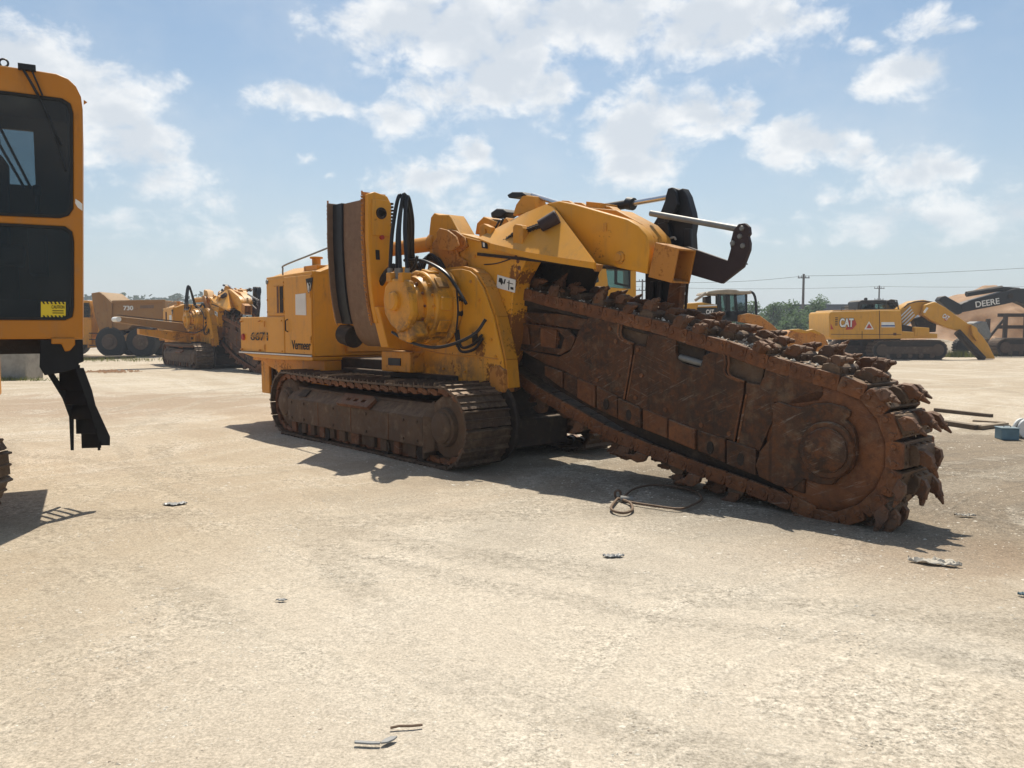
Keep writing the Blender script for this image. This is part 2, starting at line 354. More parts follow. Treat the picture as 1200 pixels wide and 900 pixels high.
# ------------------------------------------------------------------ ground
def ground_material():
    m, g, b = newmat('caliche_ground'); p = g.n('ShaderNodeTexCoord').outputs['Object']
    sx = g.n('ShaderNodeSeparateXYZ', {0: p})
    big = g.noise(p, .16, 6, .6, .5); mid = g.noise(p, .9, 7, .62, .6); fine = g.noise(p, 14., 8, .72); grit = g.noise(p, 70., 5, .75)
    c = g.mix(g.ramp(big, .36, .66), (.520, .425, .308), (.610, .515, .390))
    c = g.mix(g.ramp(mid, .46, .72, 0, .65), c, (.635, .550, .440))
    c = g.mix(g.ramp(g.noise(p, 2.2, 6, .7, .8), .50, .78, 0, .35), c, (.440, .340, .235))
    # greyer crushed stone in front of and beyond the boom end
    d = g.v('LENGTH', g.v('MULTIPLY', g.v('SUBTRACT', p, (6.2, 8.8, 0)), (.13, .20, 0)))
    gm = g.m('MULTIPLY', g.ramp(g.m('ADD', d, g.m('MULTIPLY', g.m('SUBTRACT', mid, .5), 1.3)), .45, 1.15, 1, 0), .95)
    c = g.mix(gm, c, (.305, .245, .178))
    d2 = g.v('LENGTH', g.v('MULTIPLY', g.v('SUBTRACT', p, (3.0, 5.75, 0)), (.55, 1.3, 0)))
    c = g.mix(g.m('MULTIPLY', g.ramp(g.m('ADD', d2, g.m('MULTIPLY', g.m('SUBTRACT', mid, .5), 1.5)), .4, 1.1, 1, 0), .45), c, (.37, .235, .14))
    # wheel and crawler marks: two families of wandering bands
    def bands(ang, sc, wgt, seed):
        q = g.n('ShaderNodeVectorRotate', {'Vector': p, 'Angle': ang}, rotation_type='Z_AXIS').outputs[0]
        q = g.v('ADD', q, g.v('MULTIPLY', g.v('SUBTRACT', g.noise(g.v('ADD', p, (seed, 0, 0)), .11, 3, .5, 0, True), (.5, .5, .5)), (9, 9, 0)))
        x = g.noise(g.v('MULTIPLY', q, (sc, .05, 1)), 1.0, 5, .62); return g.ramp(x, .42, .66, -wgt, wgt)
    d3 = g.v('LENGTH', g.v('MULTIPLY', g.v('SUBTRACT', p, (-9, 17.5, 0)), (.16, .26, 0)))
    c = g.mix(g.m('MULTIPLY', g.ramp(g.m('ADD', d3, g.m('MULTIPLY', g.m('SUBTRACT', mid, .5), 1.6)), .3, 1.2, 1, 0), .75), c, (.385, .275, .185))
    tr = g.m('ADD', bands(.85, 1.5, .40, 3.), bands(-.75, 1.2, .34, 9.))
    c = g.mix(g.m('MAXIMUM', tr, 0.), c, (.635, .55, .435))
    c = g.mix(g.m('MAXIMUM', g.m('MULTIPLY', tr, -.75), 0.), c, (.42, .325, .225))
    # turning marks of wheels and crawlers, worn through in places
    rut = None
    jit = g.m('ADD', g.m('MULTIPLY', g.m('SUBTRACT', g.noise(p, .5, 3, .5), .5), .9), g.m('MULTIPLY', g.m('SUBTRACT', g.noise(p, 4., 4, .7), .5), .16))
    for k, (cx, cy, r, wd) in enumerate(((7.5, 17.5, 14.0, .17), (7.5, 17.5, 14.5, .10), (7.5, 17.5, 15.9, .17), (-10, 1.5, 8.0, .14), (-10, 1.5, 9.7, .14), (-2, 22, 15.1, .2))):
        L = g.v('LENGTH', g.v('SUBTRACT', g.v('MULTIPLY', p, (1, 1, 0)), (cx, cy, 0)))
        e = g.m('ABSOLUTE', g.m('ADD', g.m('SUBTRACT', L, r), jit)); q = g.ramp(e, wd * 1.5, wd * .7)
        rut = q if rut is None else g.m('MAXIMUM', rut, q)
    rut = g.m('MULTIPLY', rut, g.ramp(g.noise(g.v('ADD', p, (5, 2, 0)), .30, 4, .6), .34, .56, 0, .68))
    sho = g.m('MULTIPLY', g.m('SUBTRACT', 1., rut), g.ramp(rut, .02, .5))
    c = g.mix(g.m('MULTIPLY', rut, g.ramp(fine, .3, .65, .55, .1)), c, (.43, .34, .235))
    c = g.mix(g.m('MULTIPLY', sho, .5, True), c, (.62, .53, .41))
    # the pale, driven-over sweep of the yard in the middle and the browner soil at its left
    d4 = g.v('LENGTH', g.v('MULTIPLY', g.v('SUBTRACT', p, (.2, 4.6, 0)), (.30, .26, 0)))
    c = g.mix(g.m('MULTIPLY', g.ramp(g.m('ADD', d4, g.m('MULTIPLY', g.m('SUBTRACT', mid, .5), 1.2)), .35, 1.15, 1, 0), .6), c, (.68, .60, .49))
    d5 = g.v('LENGTH', g.v('MULTIPLY', g.v('SUBTRACT', p, (-5.0, 6.0, 0)), (.24, .22, 0)))
    c = g.mix(g.m('MULTIPLY', g.ramp(g.m('ADD', d5, g.m('MULTIPLY', g.m('SUBTRACT', mid, .5), 1.2)), .2, 1.25, 1, 0), .5), c, (.48, .385, .27))
    patch = g.ramp(g.m('ADD', g.m('MULTIPLY', mid, .7), g.m('ADD', g.m('MULTIPLY', g.noise(p, .33, 5, .6), .8), g.m('MULTIPLY', tr, .25))), .58, .98, .30, 1.15)      # loose, stony areas between packed ones
    spk = g.noise(p, 38., 4, .8)
    def mult(c, v): return g.mix(1.0, c, g.n('ShaderNodeCombineXYZ', {0: v, 1: g.m('MULTIPLY', v, 1.002), 2: g.m('POWER', v, 1.03)}).outputs[0], 'MULTIPLY')
    amt = g.m('MULTIPLY', g.m('SUBTRACT', g.ramp(fine, .28, .72), .5), g.m('MULTIPLY', patch, .75))
    amt = g.m('ADD', amt, g.m('MULTIPLY', g.m('SUBTRACT', g.ramp(spk, .30, .70), .5), g.m('MULTIPLY', patch, 1.05)))
    amt = g.m('ADD', amt, g.m('MULTIPLY', g.m('SUBTRACT', g.ramp(grit, .3, .7), .5), .70))
    amt = g.m('ADD', amt, g.m('ADD', g.m('MULTIPLY', rut, g.m('SUBTRACT', g.m('MULTIPLY', fine, 1.0), .72)), g.m('ADD', g.m('MULTIPLY', sho, .12), g.m('MULTIPLY', gm, -.30))))
    c = mult(c, g.m('MAXIMUM', g.m('MINIMUM', g.m('ADD', .80, g.m('MULTIPLY', amt, .58)), 1.4), .4))
    g.set(b.inputs['Base Color'], c); g.set(b.inputs['Roughness'], .95); g.set(b.inputs['Specular IOR Level'], .15)
    h = g.m('ADD', g.m('ADD', g.m('MULTIPLY', fine, .6), g.m('ADD', g.m('MULTIPLY', g.m('MULTIPLY', grit, patch), .22), g.m('MULTIPLY', g.m('MULTIPLY', spk, patch), .5))), g.m('ADD', g.m('MULTIPLY', mid, 1.6), g.m('MULTIPLY', g.m('ADD', tr, g.m('MULTIPLY', rut, g.m('SUBTRACT', fine, .9))), .8)))
    g.set(b.inputs['Normal'], g.n('ShaderNodeBump', {'Strength': .7, 'Distance': .03, 'Height': h}).outputs[0]); return m
GM = ground_material()
from mathutils import noise as mn
def gz(x, y):
    """the yard's gentle unevenness"""
    d = math.hypot(x, y)
    a = min(1, max(0, (60 - d) / 40))
    z = (mn.noise((x * .35, y * .35, 1)) * .018 + mn.noise((x * 1.3, y * 1.3, 5)) * .009 + mn.noise((x * 4, y * 4, 9)) * .004) * a
    return z
xs = [-2500, -900, -300, -120, -60, -40]; n = 150
xs = xs + [-25 + 50 * i / n for i in range(n + 1)] + [40, 60, 120, 300, 900, 2500]
ys = [-2500, -600, -100, -20, -5]; ys += [0 + 26 * i / 170 for i in range(171)] + [32, 40, 60, 120, 300, 900, 2500]
vs = [(x, y, gz(x, y)) for y in ys for x in xs]; nx = len(xs)
fs = [(j * nx + i, j * nx + i + 1, (j + 1) * nx + i + 1, (j + 1) * nx + i) for j in range(len(ys) - 1) for i in range(nx - 1)]
gb = MB(); gb.v = vs; gb.f = fs
tag(gb.build('ground', GM, ang=60), kind='structure')
def gravel(name, n, near, far, smin, smax, mat, seed, region=None, patch=True):
    r = random.Random(seed); V = []; F = []
    O = [(1, 0, 0), (0, 1, 0), (-1, 0, 0), (0, -1, 0), (0, 0, .62)]
    T = [(0, 1, 4), (1, 2, 4), (2, 3, 4), (3, 0, 4)]
    for k in range(n):
        y = near * (far / near) ** (r.random() ** .8); x = r.uniform(-.72, .72) * (y + 1.)
        if region and not region(x, y): continue
        if patch and mn.noise((x * .8, y * .8, 3)) + mn.noise((x * 2.5, y * 2.5, 6)) * .7 < r.uniform(-.5, .75): continue
        s = smin * (smax / smin) ** (r.random() ** 3.2) * (1 + y * .035); a = r.uniform(0, 6.3); o = len(V); z = gz(x, y)
        sx, sy, sz = s * r.uniform(.7, 1.4), s * r.uniform(.5, 1.), s * r.uniform(.35, .8)
        for q in O:
            j = [q[i] * (1 + r.uniform(-.3, .3)) + r.uniform(-.2, .2) for i in range(2)]
            V.append((x + (j[0] * cos(a) - j[1] * sin(a)) * sx, y + (j[0] * sin(a) + j[1] * cos(a)) * sy, z + q[2] * sz - .001))
        F += [tuple(i + o for i in t) for t in T]
    me = bpy.data.meshes.new(name); me.from_pydata(V, [], F); me.materials.append(mat)
    o = bpy.data.objects.new(name, me); C.objects.link(o); tag(o, kind='stuff'); return o
def stone_mat():
    m, g, b = newmat('loose_limestone'); i = g.n('ShaderNodeNewGeometry').outputs['Random Per Island']
    c = g.mix(g.ramp(i, 0, 1), (.50, .42, .315), (.68, .62, .51)); c = g.mix(g.ramp(i, .97, .995), c, (.26, .21, .16))
    g.set(b.inputs['Base Color'], c); g.set(b.inputs['Roughness'], .95); return m
SM = stone_mat()
gravel('gravel', 170000, 1.5, 17, .0022, .011, SM, 11)
gravel('gravel', 26000, 4, 15, .004, .018, SM, 12, lambda x, y: ((x - 5.) / 4.5) ** 2 + ((y - 8.) / 4.5) ** 2 < 1)

def clod_zone(x, y):
    for cx, cy, r in ((7.5, 17.5, 14.35), (7.5, 17.5, 16.05), (-10, 1.5, 8.3), (2.5, -7, 13.6), (-2, 22, 13.55)):
        if abs(math.hypot(x - cx, y - cy) - r + .5 * mn.noise((x * .7, y * .7, 2))) < .16 and mn.noise((x * .5 + 5, y * .5, 7)) > -.05: return True
    return False
gravel('clods', 60000, 3.2, 17, .003, .014, SM, 14, clod_zone, False)
gravel('clods', 30000, 5, 15, .004, .020, SM, 15, lambda x, y: abs((x + .86) * .752 + (y - 11.98) * .66 + 1.95 + .25 * mn.noise((x, y, 4))) < .22 and -3.2 < (x + .86) * .66 - (y - 11.98) * .752 < 3, False)

# ------------------------------------------------------------------ the rock trencher in the middle
T = empty('rock_trencher', (-0.864, 11.976, 0), math.atan2(-.752, .66),
          'large yellow rock trencher on crawler tracks with a rusty toothed digging boom pointing right', 'trencher')
def frame_matrix(o, t, vdir=Vector((0, 1, 0))):
    n = t.cross(vdir).normalized()
    return Matrix(((t.x, vdir.x, n.x, o.x), (t.y, vdir.y, n.y, o.y), (t.z, vdir.z, n.z, o.z), (0, 0, 0, 1)))
def walk(poly, pitch):
    """points and tangents at even steps round a closed (u,w) path"""
    n = len(poly); seg = []; tot = 0
    for i in range(n):
        a = Vector(poly[i]); b = Vector(poly[(i + 1) % n]); seg.append((tot, a, b)); tot += (b - a).length
    k = int(round(tot / pitch)); out = []; j = 0
    def at(s):
        s %= tot
        for t0, a, b in seg:
            L = (b - a).length
            if L > 0 and t0 <= s <= t0 + L: return a.lerp(b, (s - t0) / L)
        return Vector(poly[0])
    st = tot / k
    for i in range(k):
        p = at(i * st); q = at(i * st + st * .45) - at(i * st - st * .45); out.append((p, q.normalized()))
    return out, st
def stadium(u0, u1, r, w, sag=0.):
    P = [(u0 + (u1 - u0) * i / 12, w + r - sag * sin(pi * i / 12)) for i in range(13)]
    P += [(u1 + r * sin(pi * i / 12), w + r * cos(pi * i / 12)) for i in range(1, 12)]
    P += [(u1, w - r), (u0, w - r)] + [(u0 - r * sin(pi * i / 12), w - r * cos(pi * i / 12)) for i in range(1, 12)]
    return P
def crawler(root, v0, v1, out, guard=True):
    """one crawler between v0 and v1; out is -1 when its outer side faces -v"""
    vo = v0 if out < 0 else v1; s = -out                         # s points inwards
    fr = MB().prism([(-2.3, .22), (2.0, .22), (2.0, .72), (-2.3, .78)], vo + s * .12, vo + s * .58).build('track_frame', M['trackbrown'], root, .015)
    # shoes
    sh = MB(); wd = (v1 - v0) / 2; P = .2165
    sh.box(-.104, .104, -wd, wd, -.012, .016)
    for gx, gh in ((-.082, .048), (.02, .034)): sh.prism([(gx - .016, .014), (gx + .016, .014), (gx + .008, gh), (gx - .008, gh)], -wd, wd)
    for y in (-.13, .13):
        sh.prism([(-.11, -.012), (.11, -.012), (.10, -.085), (.03, -.10), (-.06, -.085)], y * 1. - .025, y + .025)
    for y in (-.07, .07): sh.cyl((.075, y, .01), (.075, y, .026), .018, n=6)
    src = sh.build('track_shoe', M['shoe'], fr, 0)
    pts, st = walk(stadium(-2.22, 1.96, .475, .505, .03), P); vc = (v0 + v1) / 2; r_ = random.Random(5)
    for i, (p, t) in enumerate(pts):
        Mx = frame_matrix(Vector((p.x, vc, p.y)), Vector((t.x, 0, t.y))) @ Matrix.Rotation(r_.uniform(-.02, .02), 4, 'Y')
        if i == 0: src.matrix_local = Mx
        else: inst(src, 'track_shoe', Mx, fr)
    # link rail seen at the outer edge, under the shoes
    rail = MB()
    for (p, t) in pts:
        nrm = Vector((t.y, -t.x)) * -1
        q = p - Vector((-t.y, t.x)) * .055
        Mx = frame_matrix(Vector((q.x, vo + s * .10, q.y)), Vector((t.x, 0, t.y)))
        rail.prism([(-.10, .03), (.04, .03), (.10, .0), (.10, -.045), (.03, -.05), (-.04, -.02), (-.10, -.02)], -.03, .03, M=Mx)
    tag(rail.build('track_chain', M['orange'], fr), kind='stuff')
    # end wheels
    for uc, nm in ((1.96, 'idler_wheel'), (-2.22, 'drive_sprocket')):
        b = MB(); b.lathe([(.30, -.10), (.37, -.08), (.40, -.03), (.40, .10), (.3, .12)], (uc, vo + s * .19, .505), n=28).build(nm, M['trackbrown'], fr)
        h = MB(); h.lathe([(.02, -.035), (.16, -.035), (.185, -.02), (.19, .0), (.225, .005), (.235, .04), (.235, .25)] if s > 0 else
                          [(.235, -.25), (.235, -.04), (.225, -.005), (.19, 0.), (.185, .02), (.16, .035), (.02, .035)], (uc, vo + s * .02, .505), n=28).build('hub_cap', M['trackbrown'], fr)
    if not guard: return fr
    MB().lathe([(.3, 0), (.50, 0), (.52, .02), (.52, .05), (.3, .06)], (2.02, v1 + .02, .54), n=32).build('inner_flange', M['dark'], fr)
    # side cover: upright panel, sloping top, lower roller guards
    cv = MB(); sec = [(vo - s * .02, .24), (vo - s * .02, .595), (vo + s * .16, .76), (vo + s * .22, .76), (vo + s * .22, .24)]
    cv.prism(sec, -2.05, 1.62, 'u').build('side_cover', M['trackbrown'], fr, .012)
    fl = MB(); fl.prism([(vo - s * .02, .16), (vo - s * .02, .62), (vo + s * .14, .80), (vo + s * .26, .80), (vo + s * .26, .16)], 1.622, 1.76, 'u',
                        poly2=[(vo + s * .05, .20), (vo + s * .05, .60), (vo + s * .16, .72), (vo + s * .26, .72), (vo + s * .26, .20)]).build('cover_end', M['trackbrown'], fr, .01)
    q = rrect(-.14, .17, -.055, .06, .02, 3)
    bk = MB(); bk.prism([(-.22, -.10), (.62, -.10), (.62, .07), (.50, .11), (-.22, .11)], 0, .05, holes=[rrect(x - .05, x + .05, -.025, .03, .01, 2) for x in (.0, .2, .4)],
                        M=Matrix.Translation((-.2, vo + s * .005, .70)) @ Matrix.Rotation(-.9 * s, 4, 'X')).build('tie_down_bracket', M['orange'], fr, .006)
    lid = MB(); lid.box(-.12, .12, -.07, .07, 0, .012, Matrix.Translation((-1.62, vo + s * .06, .686)) @ Matrix.Rotation(.74 * s, 4, 'X')).build('cover_plate', M['dark'], fr, .004)
    for u in (-1.05, -.1, .85): MB().box(u - .006, u + .006, vo - s * .026, vo - s * .018, .25, .59).build('weld_seam', M['orange'], fr)
    for u in (-1.9, -1.5, -.6, .3, 1.2, 1.5):
        for w_ in (.30, .54): MB().cyl((u, vo - s * .036, w_), (u, vo - s * .018, w_), .022, n=6).build('bolt', M['trackbrown'], fr)
    for k in range(5):
        u = -1.7 + k * .8; MB().cyl((u, vo + s * .03, .13), (u, vo + s * .3, .13), .095, n=16).build('roller', M['dark'], fr)
    x = -2.0; i = 0; r2 = random.Random(9)
    while x < 1.6:
        wdt = r2.choice([.14, .18, .22, .16]); d = .05 if i % 2 else r2.choice([.012, .02])
        MB().box(x, min(x + wdt - .012, 1.6), vo + s * d, vo + s * .2, .075 + r2.uniform(0, .02), .238).build('roller_guard', M['trackbrown'] if i % 3 else M['orange'], fr, .01)
        x += wdt; i += 1
    return fr
crawler(T, -1.70, -1.02, -1)
crawler(T, .47, 1.15, 1, False)

# chassis
b = MB(); b.box(-2.1, 1.75, -.98, .43, .5, 1.02); b.box(-1.5, 1.4, -1.05, .5, .8, 1.07); b.box(.6, 2.0, -.94, .40, .14, .52)  # low third box is added to darken the gap between the crawlers
b.box(-2.0, -.3, -.95, .45, 1.0, 1.22)
b.build('chassis', M['dark'], T, .02)
b = MB(); b.prism([(-4.2, 1.17), (-1.72, 1.17), (-1.72, .95), (-2.9, .86), (-3.7, 1.0)], -1.25, .7).build('belly_frame', M['yellow2'], T, .015)

# engine housing: tall rear block, long low front block, hipped roof
vn = -1.45
eh = MB(); eh.prism([(-1.67, 1.24), (-1.67, 2.56), (-3.33, 2.53), (-3.33, 1.24)], vn, .9)
eh.prism([(vn, 2.50), (-.95, 2.70), (.4, 2.70), (.9, 2.50)], -3.33, -1.67, 'u')
eh = eh.build('engine_housing', M['yellow'], T, .018)
fb = MB(); fb.box(-4.44, -3.334, vn - .002, .9, 1.24, 1.87); fb.box(-3.334, -2.62, vn - .03, vn - .002, 1.24, 1.87)
fb.build('front_cover', M['yellow'], eh, .014)
MB().box(-2.612, -1.68, vn - .022, vn, 1.255, 2.50).build('access_door', M['yellow'], eh, .012)
MB().box(-3.28, -2.63, vn - .012, vn, 1.885, 2.49).build('upper_panel', M['yellow'], eh, .01)
MB().box(-2.90, -2.83, vn - .016, vn - .011, 1.93, 2.36).build('vent_slot', M['orange'], eh)
MB().box(-2.79, -2.66, vn - .02, vn - .011, 1.93, 2.36).build('louver', M['dark'], eh, .004)
for (a, c) in ((2.36, 2.375), (1.915, 1.93)): MB().box(-2.98, -2.64, vn - .022, vn - .011, a, c).build('trim_strip', M['yellow2'], eh, .004)
b = MB(); b.box(-4.45, -1.68, vn - .036, vn - .024, 1.262, 1.272); b.build('black_stripe', M['blackink'], eh)
b = MB(); b.box(-4.45, -1.68, vn - .040, vn - .024, 1.236, 1.26); b.build('white_stripe', M['white'], eh)
b = MB(); b.prism([(-4.35, 1.232), (-1.68, 1.232), (-1.70, 1.175), (-2.8, 1.16), (-3.9, 1.175)], vn - .015, .88).build('skirt', M['yellow'], eh, .01)
b = MB(); b.prism([(-2.192, 2.211), (-1.844, 2.220), (-1.843, 1.878), (-2.197, 1.889)], vn - .032, vn - .02).build('white_decal', M['white'], eh)
# emblem: small shield with a forked mark
b = MB(); b.prism([(-1.835, 2.436), (-1.611, 2.452), (-1.628, 2.375), (-1.688, 2.248), (-1.737, 2.210), (-1.778, 2.251), (-1.810, 2.357)], vn - .03, vn - .02).build('emblem', M['blackink'], eh)
b = MB(); b.prism([(-1.781, 2.375), (-1.656, 2.376), (-1.699, 2.248), (-1.736, 2.230), (-1.766, 2.264)], vn - .034, vn - .029).build('emblem_face', M['white'], eh)
b = MB(); b.prism([(-1.766, 2.401), (-1.714, 2.314), (-1.733, 2.249), (-1.705, 2.248), (-1.697, 2.313), (-1.638, 2.402), (-1.671, 2.403), (-1.707, 2.346), (-1.733, 2.400)], vn - .038, vn - .033).build('emblem_mark', M['blackink'], eh)
def stencil(txt, u0, w0, h, wd, M_):      # stencilled digits: strokes with a break across the middle
    lettering('unit_number', txt, h, near_face(u0, vn - .0345, w0), M_, eh, wd, .004, .008)
stencil('6671', -3.93, 1.47, .135, .70, M['blackink'])
for dw in (.055, .083): MB().box(-3.95, -3.2, vn - .0385, vn - .033, 1.47 + dw, 1.47 + dw + .008).build('stencil_bridge', M['yellow'], eh)
lettering('maker_name', 'Vermeer', .140, near_face(-2.36, vn - .0265, 1.345), M['blackink'], eh, .64, .005, .012)
for u in (-3.28, -2.66): 
    for w_ in (1.95, 2.15, 2.42): MB().cyl((u + .02, vn - .024, w_), (u + .02, vn - .010, w_), .014, n=6).build('bolt', M['yellow2'], eh)
for u in (-4.36, -3.6, -2.70):
    for w_ in (1.30, 1.80): MB().cyl((u, vn - .042, w_), (u, vn - .0, w_), .014, n=6).build('bolt', M['yellow2'], eh)
MB().tube([(-2.50, vn - .022, 1.62), (-2.50, vn - .06, 1.64), (-2.50, vn - .06, 1.80), (-2.50, vn - .022, 1.82)], .011, 6).build('door_handle', M['black'], eh)
b = MB(); b.lathe([(.05, -.015), (.06, 0), (.06, .02)], (-4.30, vn - .02, 1.52), n=12).build('red_button', M['redink'], eh)
b = MB(); b.lathe([(.035, -.01), (.04, 0), (.04, .02)], (-3.25, vn - .02, 2.45), n=10).build('latch', M['grey'], eh)
for w_ in (1.35, 1.75): MB().box(-3.36, -3.34, vn - .05, vn - .03, w_ - .05, w_ + .05).build('hinge', M['yellow2'], eh, .003)
for w_ in (1.5, 2.2): MB().box(-1.72, -1.69, vn - .035, vn - .022, w_ - .05, w_ + .05).build('hinge', M['yellow2'], eh, .003)
b = MB(); b.box(-3.62, -3.36, -1.25, .7, 1.86, 2.50); b.build('radiator', M['dark'], eh, .01)
b = MB()
for k in range(9): b.box(-3.60, -3.38, -1.275, -1.252, 1.92 + k * .062, 1.95 + k * .062)
tag(b.build('radiator_grille', M['black'], eh), kind='stuff')
b = MB(); b.box(-3.56, -3.40, -1.30, -1.278, 1.93, 2.16).build('white_tag', M['white'], eh)
b = MB(); b.box(-1.668, -1.60, -.9, .6, 1.30, 2.3).build('rear_panel', M['yellow2'], eh, .012)
b = MB(); b.cyl((-2.3, -1.05, 2.66), (-2.3, -1.05, 2.80), .07, n=14); b.cyl((-2.3, -1.05, 2.80), (-2.3, -1.05, 2.83), .105, n=14); b.box(-2.45, -2.0, -1.2, -.9, 2.6, 2.68)
b.build('filler_cap', M['yellow2'], eh, .006)
b = MB(); b.tube(curve([(-3.0, -1.30, 2.50), (-3.0, -1.30, 2.66), (-2.92, -1.30, 2.72), (-2.0, -1.30, 2.83), (-.9, -1.30, 2.96)], 20), .014)
b.build('handrail', M['grey'], eh)
# front stabiliser tank under the housing
st = MB(); st.box(-4.40, -4.12, -1.10, .5, .55, 1.12); st.box(-4.12, -3.80, -1.22, -.7, .52, 1.14)
st = st.build('stabiliser', M['yellow2'], T, .015)
MB().box(-4.42, -3.78, -1.24, -.6, 1.10, 1.155).build('mount_plate', M['yellow2'], st, .008)
MB().box(-3.795, -3.74, -1.18, -.9, .60, 1.05).build('dark_rail', M['dark'], st, .005)
for w_ in (.68, .80, .92): MB().cyl((-3.74, -1.1, w_), (-3.725, -1.1, w_), .022, n=10).build('bolt', M['grey'], st)
MB().prism([(-3.95, 1.17), (-3.70, 1.17), (-2.85, .72), (-2.95, .62)], -1.20, -1.08).build('brace', M['yellow2'], st, .01)

# folded side conveyor: u from -.75 to .2, leaning outwards
CVP = [(1.2, -1.30), (1.4, -1.38), (1.6, -1.45), (1.8, -1.52), (2.05, -1.565), (2.3, -1.595), (2.85, -1.625), (3.6, -1.615)]
def cvv(w):
    for (a, p), (b_, q) in zip(CVP[:-1], CVP[1:]):
        if w <= b_: return p + (q - p) * (w - a) / (b_ - a)
    return CVP[-1][1]
def slab(u0, u1, dv0, dv1, w0, w1, n=7):
    b = MB(); vs = []; fs = []
    for k in range(n + 1):
        w_ = w0 + (w1 - w0) * k / n; c = cvv(w_); vs += [(u0, c + dv0, w_), (u1, c + dv0, w_), (u1, c + dv1, w_), (u0, c + dv1, w_)]
    for k in range(n):
        o = 4 * k; fs += [(o + i, o + (i + 1) % 4, o + 4 + (i + 1) % 4, o + 4 + i) for i in range(4)]
    fs += [(3, 2, 1, 0), tuple(4 * n + i for i in range(4))]
    return b.add(vs, fs)
cvr = slab(-.72, .12, .13, .34, 1.62, 3.40).build('conveyor', M['yellow2'], T, .01)
# belt with a rounded lower end that turns under
sec = [(.06, 3.42)] + [(.06, 3.42 - .2 * k) for k in range(1, 9)]
ctr = 1.66
sec += [(.06 + .17 * (1 - cos(a)), ctr - .24 * sin(a)) for a in [pi / 2 * k / 6 for k in range(1, 7)]] + [(.30, 1.42), (.30, 3.42)]
bl = MB(); bl.prism([(cvv(w_) + d, w_) for d, w_ in sec], -.50, .125, 'u'); bl.build('belt', M['belt'], cvr, 0)
slab(-.755, -.50, .03, .10, 1.74, 3.43).build('flange_shade', M['black'], cvr, .004)  # black strip painted for the shade along the side flange
slab(-.78, -.757, -.05, .33, 1.75, 3.45).build('edge_strip', M['belt'], cvr, .003)
slab(.127, .150, -.01, .34, 1.75, 3.50).build('edge_strip', M['yellowrust'], cvr, .003)
rr = random.Random(4)
for u0 in (-.79, .145):
    b = MB(); w_ = 1.72
    while w_ < 3.46:
        h = rr.uniform(.03, .06)
        b.add([(u0 - .008, cvv(w_) - .035, w_), (u0 + .012, cvv(w_) - .035, w_), (u0 + .012, cvv(w_) - .02, w_), (u0 - .008, cvv(w_) - .02, w_),
               (u0 - .008, cvv(w_ + h) - .035 - rr.uniform(0, .012), w_ + h), (u0 + .012, cvv(w_ + h) - .035, w_ + h), (u0 + .012, cvv(w_ + h) - .02, w_ + h), (u0 - .008, cvv(w_ + h) - .02, w_ + h)],
              [(0, 1, 5, 4), (1, 2, 6, 5), (2, 3, 7, 6), (3, 0, 4, 7), (4, 5, 6, 7), (3, 2, 1, 0)]); w_ += h + rr.uniform(.008, .02)
    tag(b.build('ragged_edge', M['yellowrust'], cvr), kind='stuff')
sp = MB(); w0, w1 = 1.98, 3.46
sp.prism([(cvv(w_) + .0, w_) for w_ in (1.75, 1.95, 2.15, 2.4, 2.9, 3.46)] + [(cvv(w1) + .10, w1 + .04), (cvv(w1) + .30, w1), (cvv(w1) + .36, w1 - .10), (cvv(2.4) + .34, 2.4), (cvv(1.75) + .36, 1.75)], .168, .26, 'u')
sp.build('side_plate', M['yellow'], cvr, .012)
slab(.262, .275, .05, .33, 2.92, 3.40).build('bearing_cover', M['yellow'], cvr, .006)
MB().lathe([(.015, 0), (.045, 0), (.05, .02), (.075, .022), (.08, .0)][::-1], (.276, cvv(3.2) + .19, 3.22), 'u', 16).build('bearing', M['dark'], cvr)
slab(.262, .268, .10, .16, 2.60, 2.73).build('slot', M['blackink'], cvr)
MB().cyl((.26, cvv(2.86) + .2, 2.9), (.30, cvv(2.86) + .2, 2.9), .03, n=8).build('bolt', M['redink'], cvr)
b = MB(); b.prism([(cvv(1.5) + .02, 1.42), (cvv(1.95), 1.97), (cvv(1.95) + .42, 1.97), (cvv(1.5) + .5, 1.35)], .17, .36, 'u').build('pivot_bracket', M['yellow'], cvr, .012)
b = MB(); b.box(-.1, .62, -1.22, -.8, 1.08, 1.36).build('mount_block', M['yellow2'], T, .015)
b = MB(); b.box(.1, .4, -1.235, -1.222, 1.17, 1.27).build('data_plate', M['black'], T)
slab(-1.0, -.74, .05, .45, 3.33 - 1.6, 1.98).build('pivot_housing', M['yellow2'], cvr, .03)
b = MB(); b.cyl((-.62, cvv(1.9) + .2, 1.55), (-.90, cvv(1.9) + .2, 1.60), .16, .16, 18).build('drive_motor', M['dark'], cvr)
b = MB()
for k in range(10): b.box(.20, .26, cvv(3.1) + .36, cvv(3.1) + .40, 2.95 + k * .045, 2.975 + k * .045)
tag(b.build('lacing', M['dark'], cvr), kind='stuff')

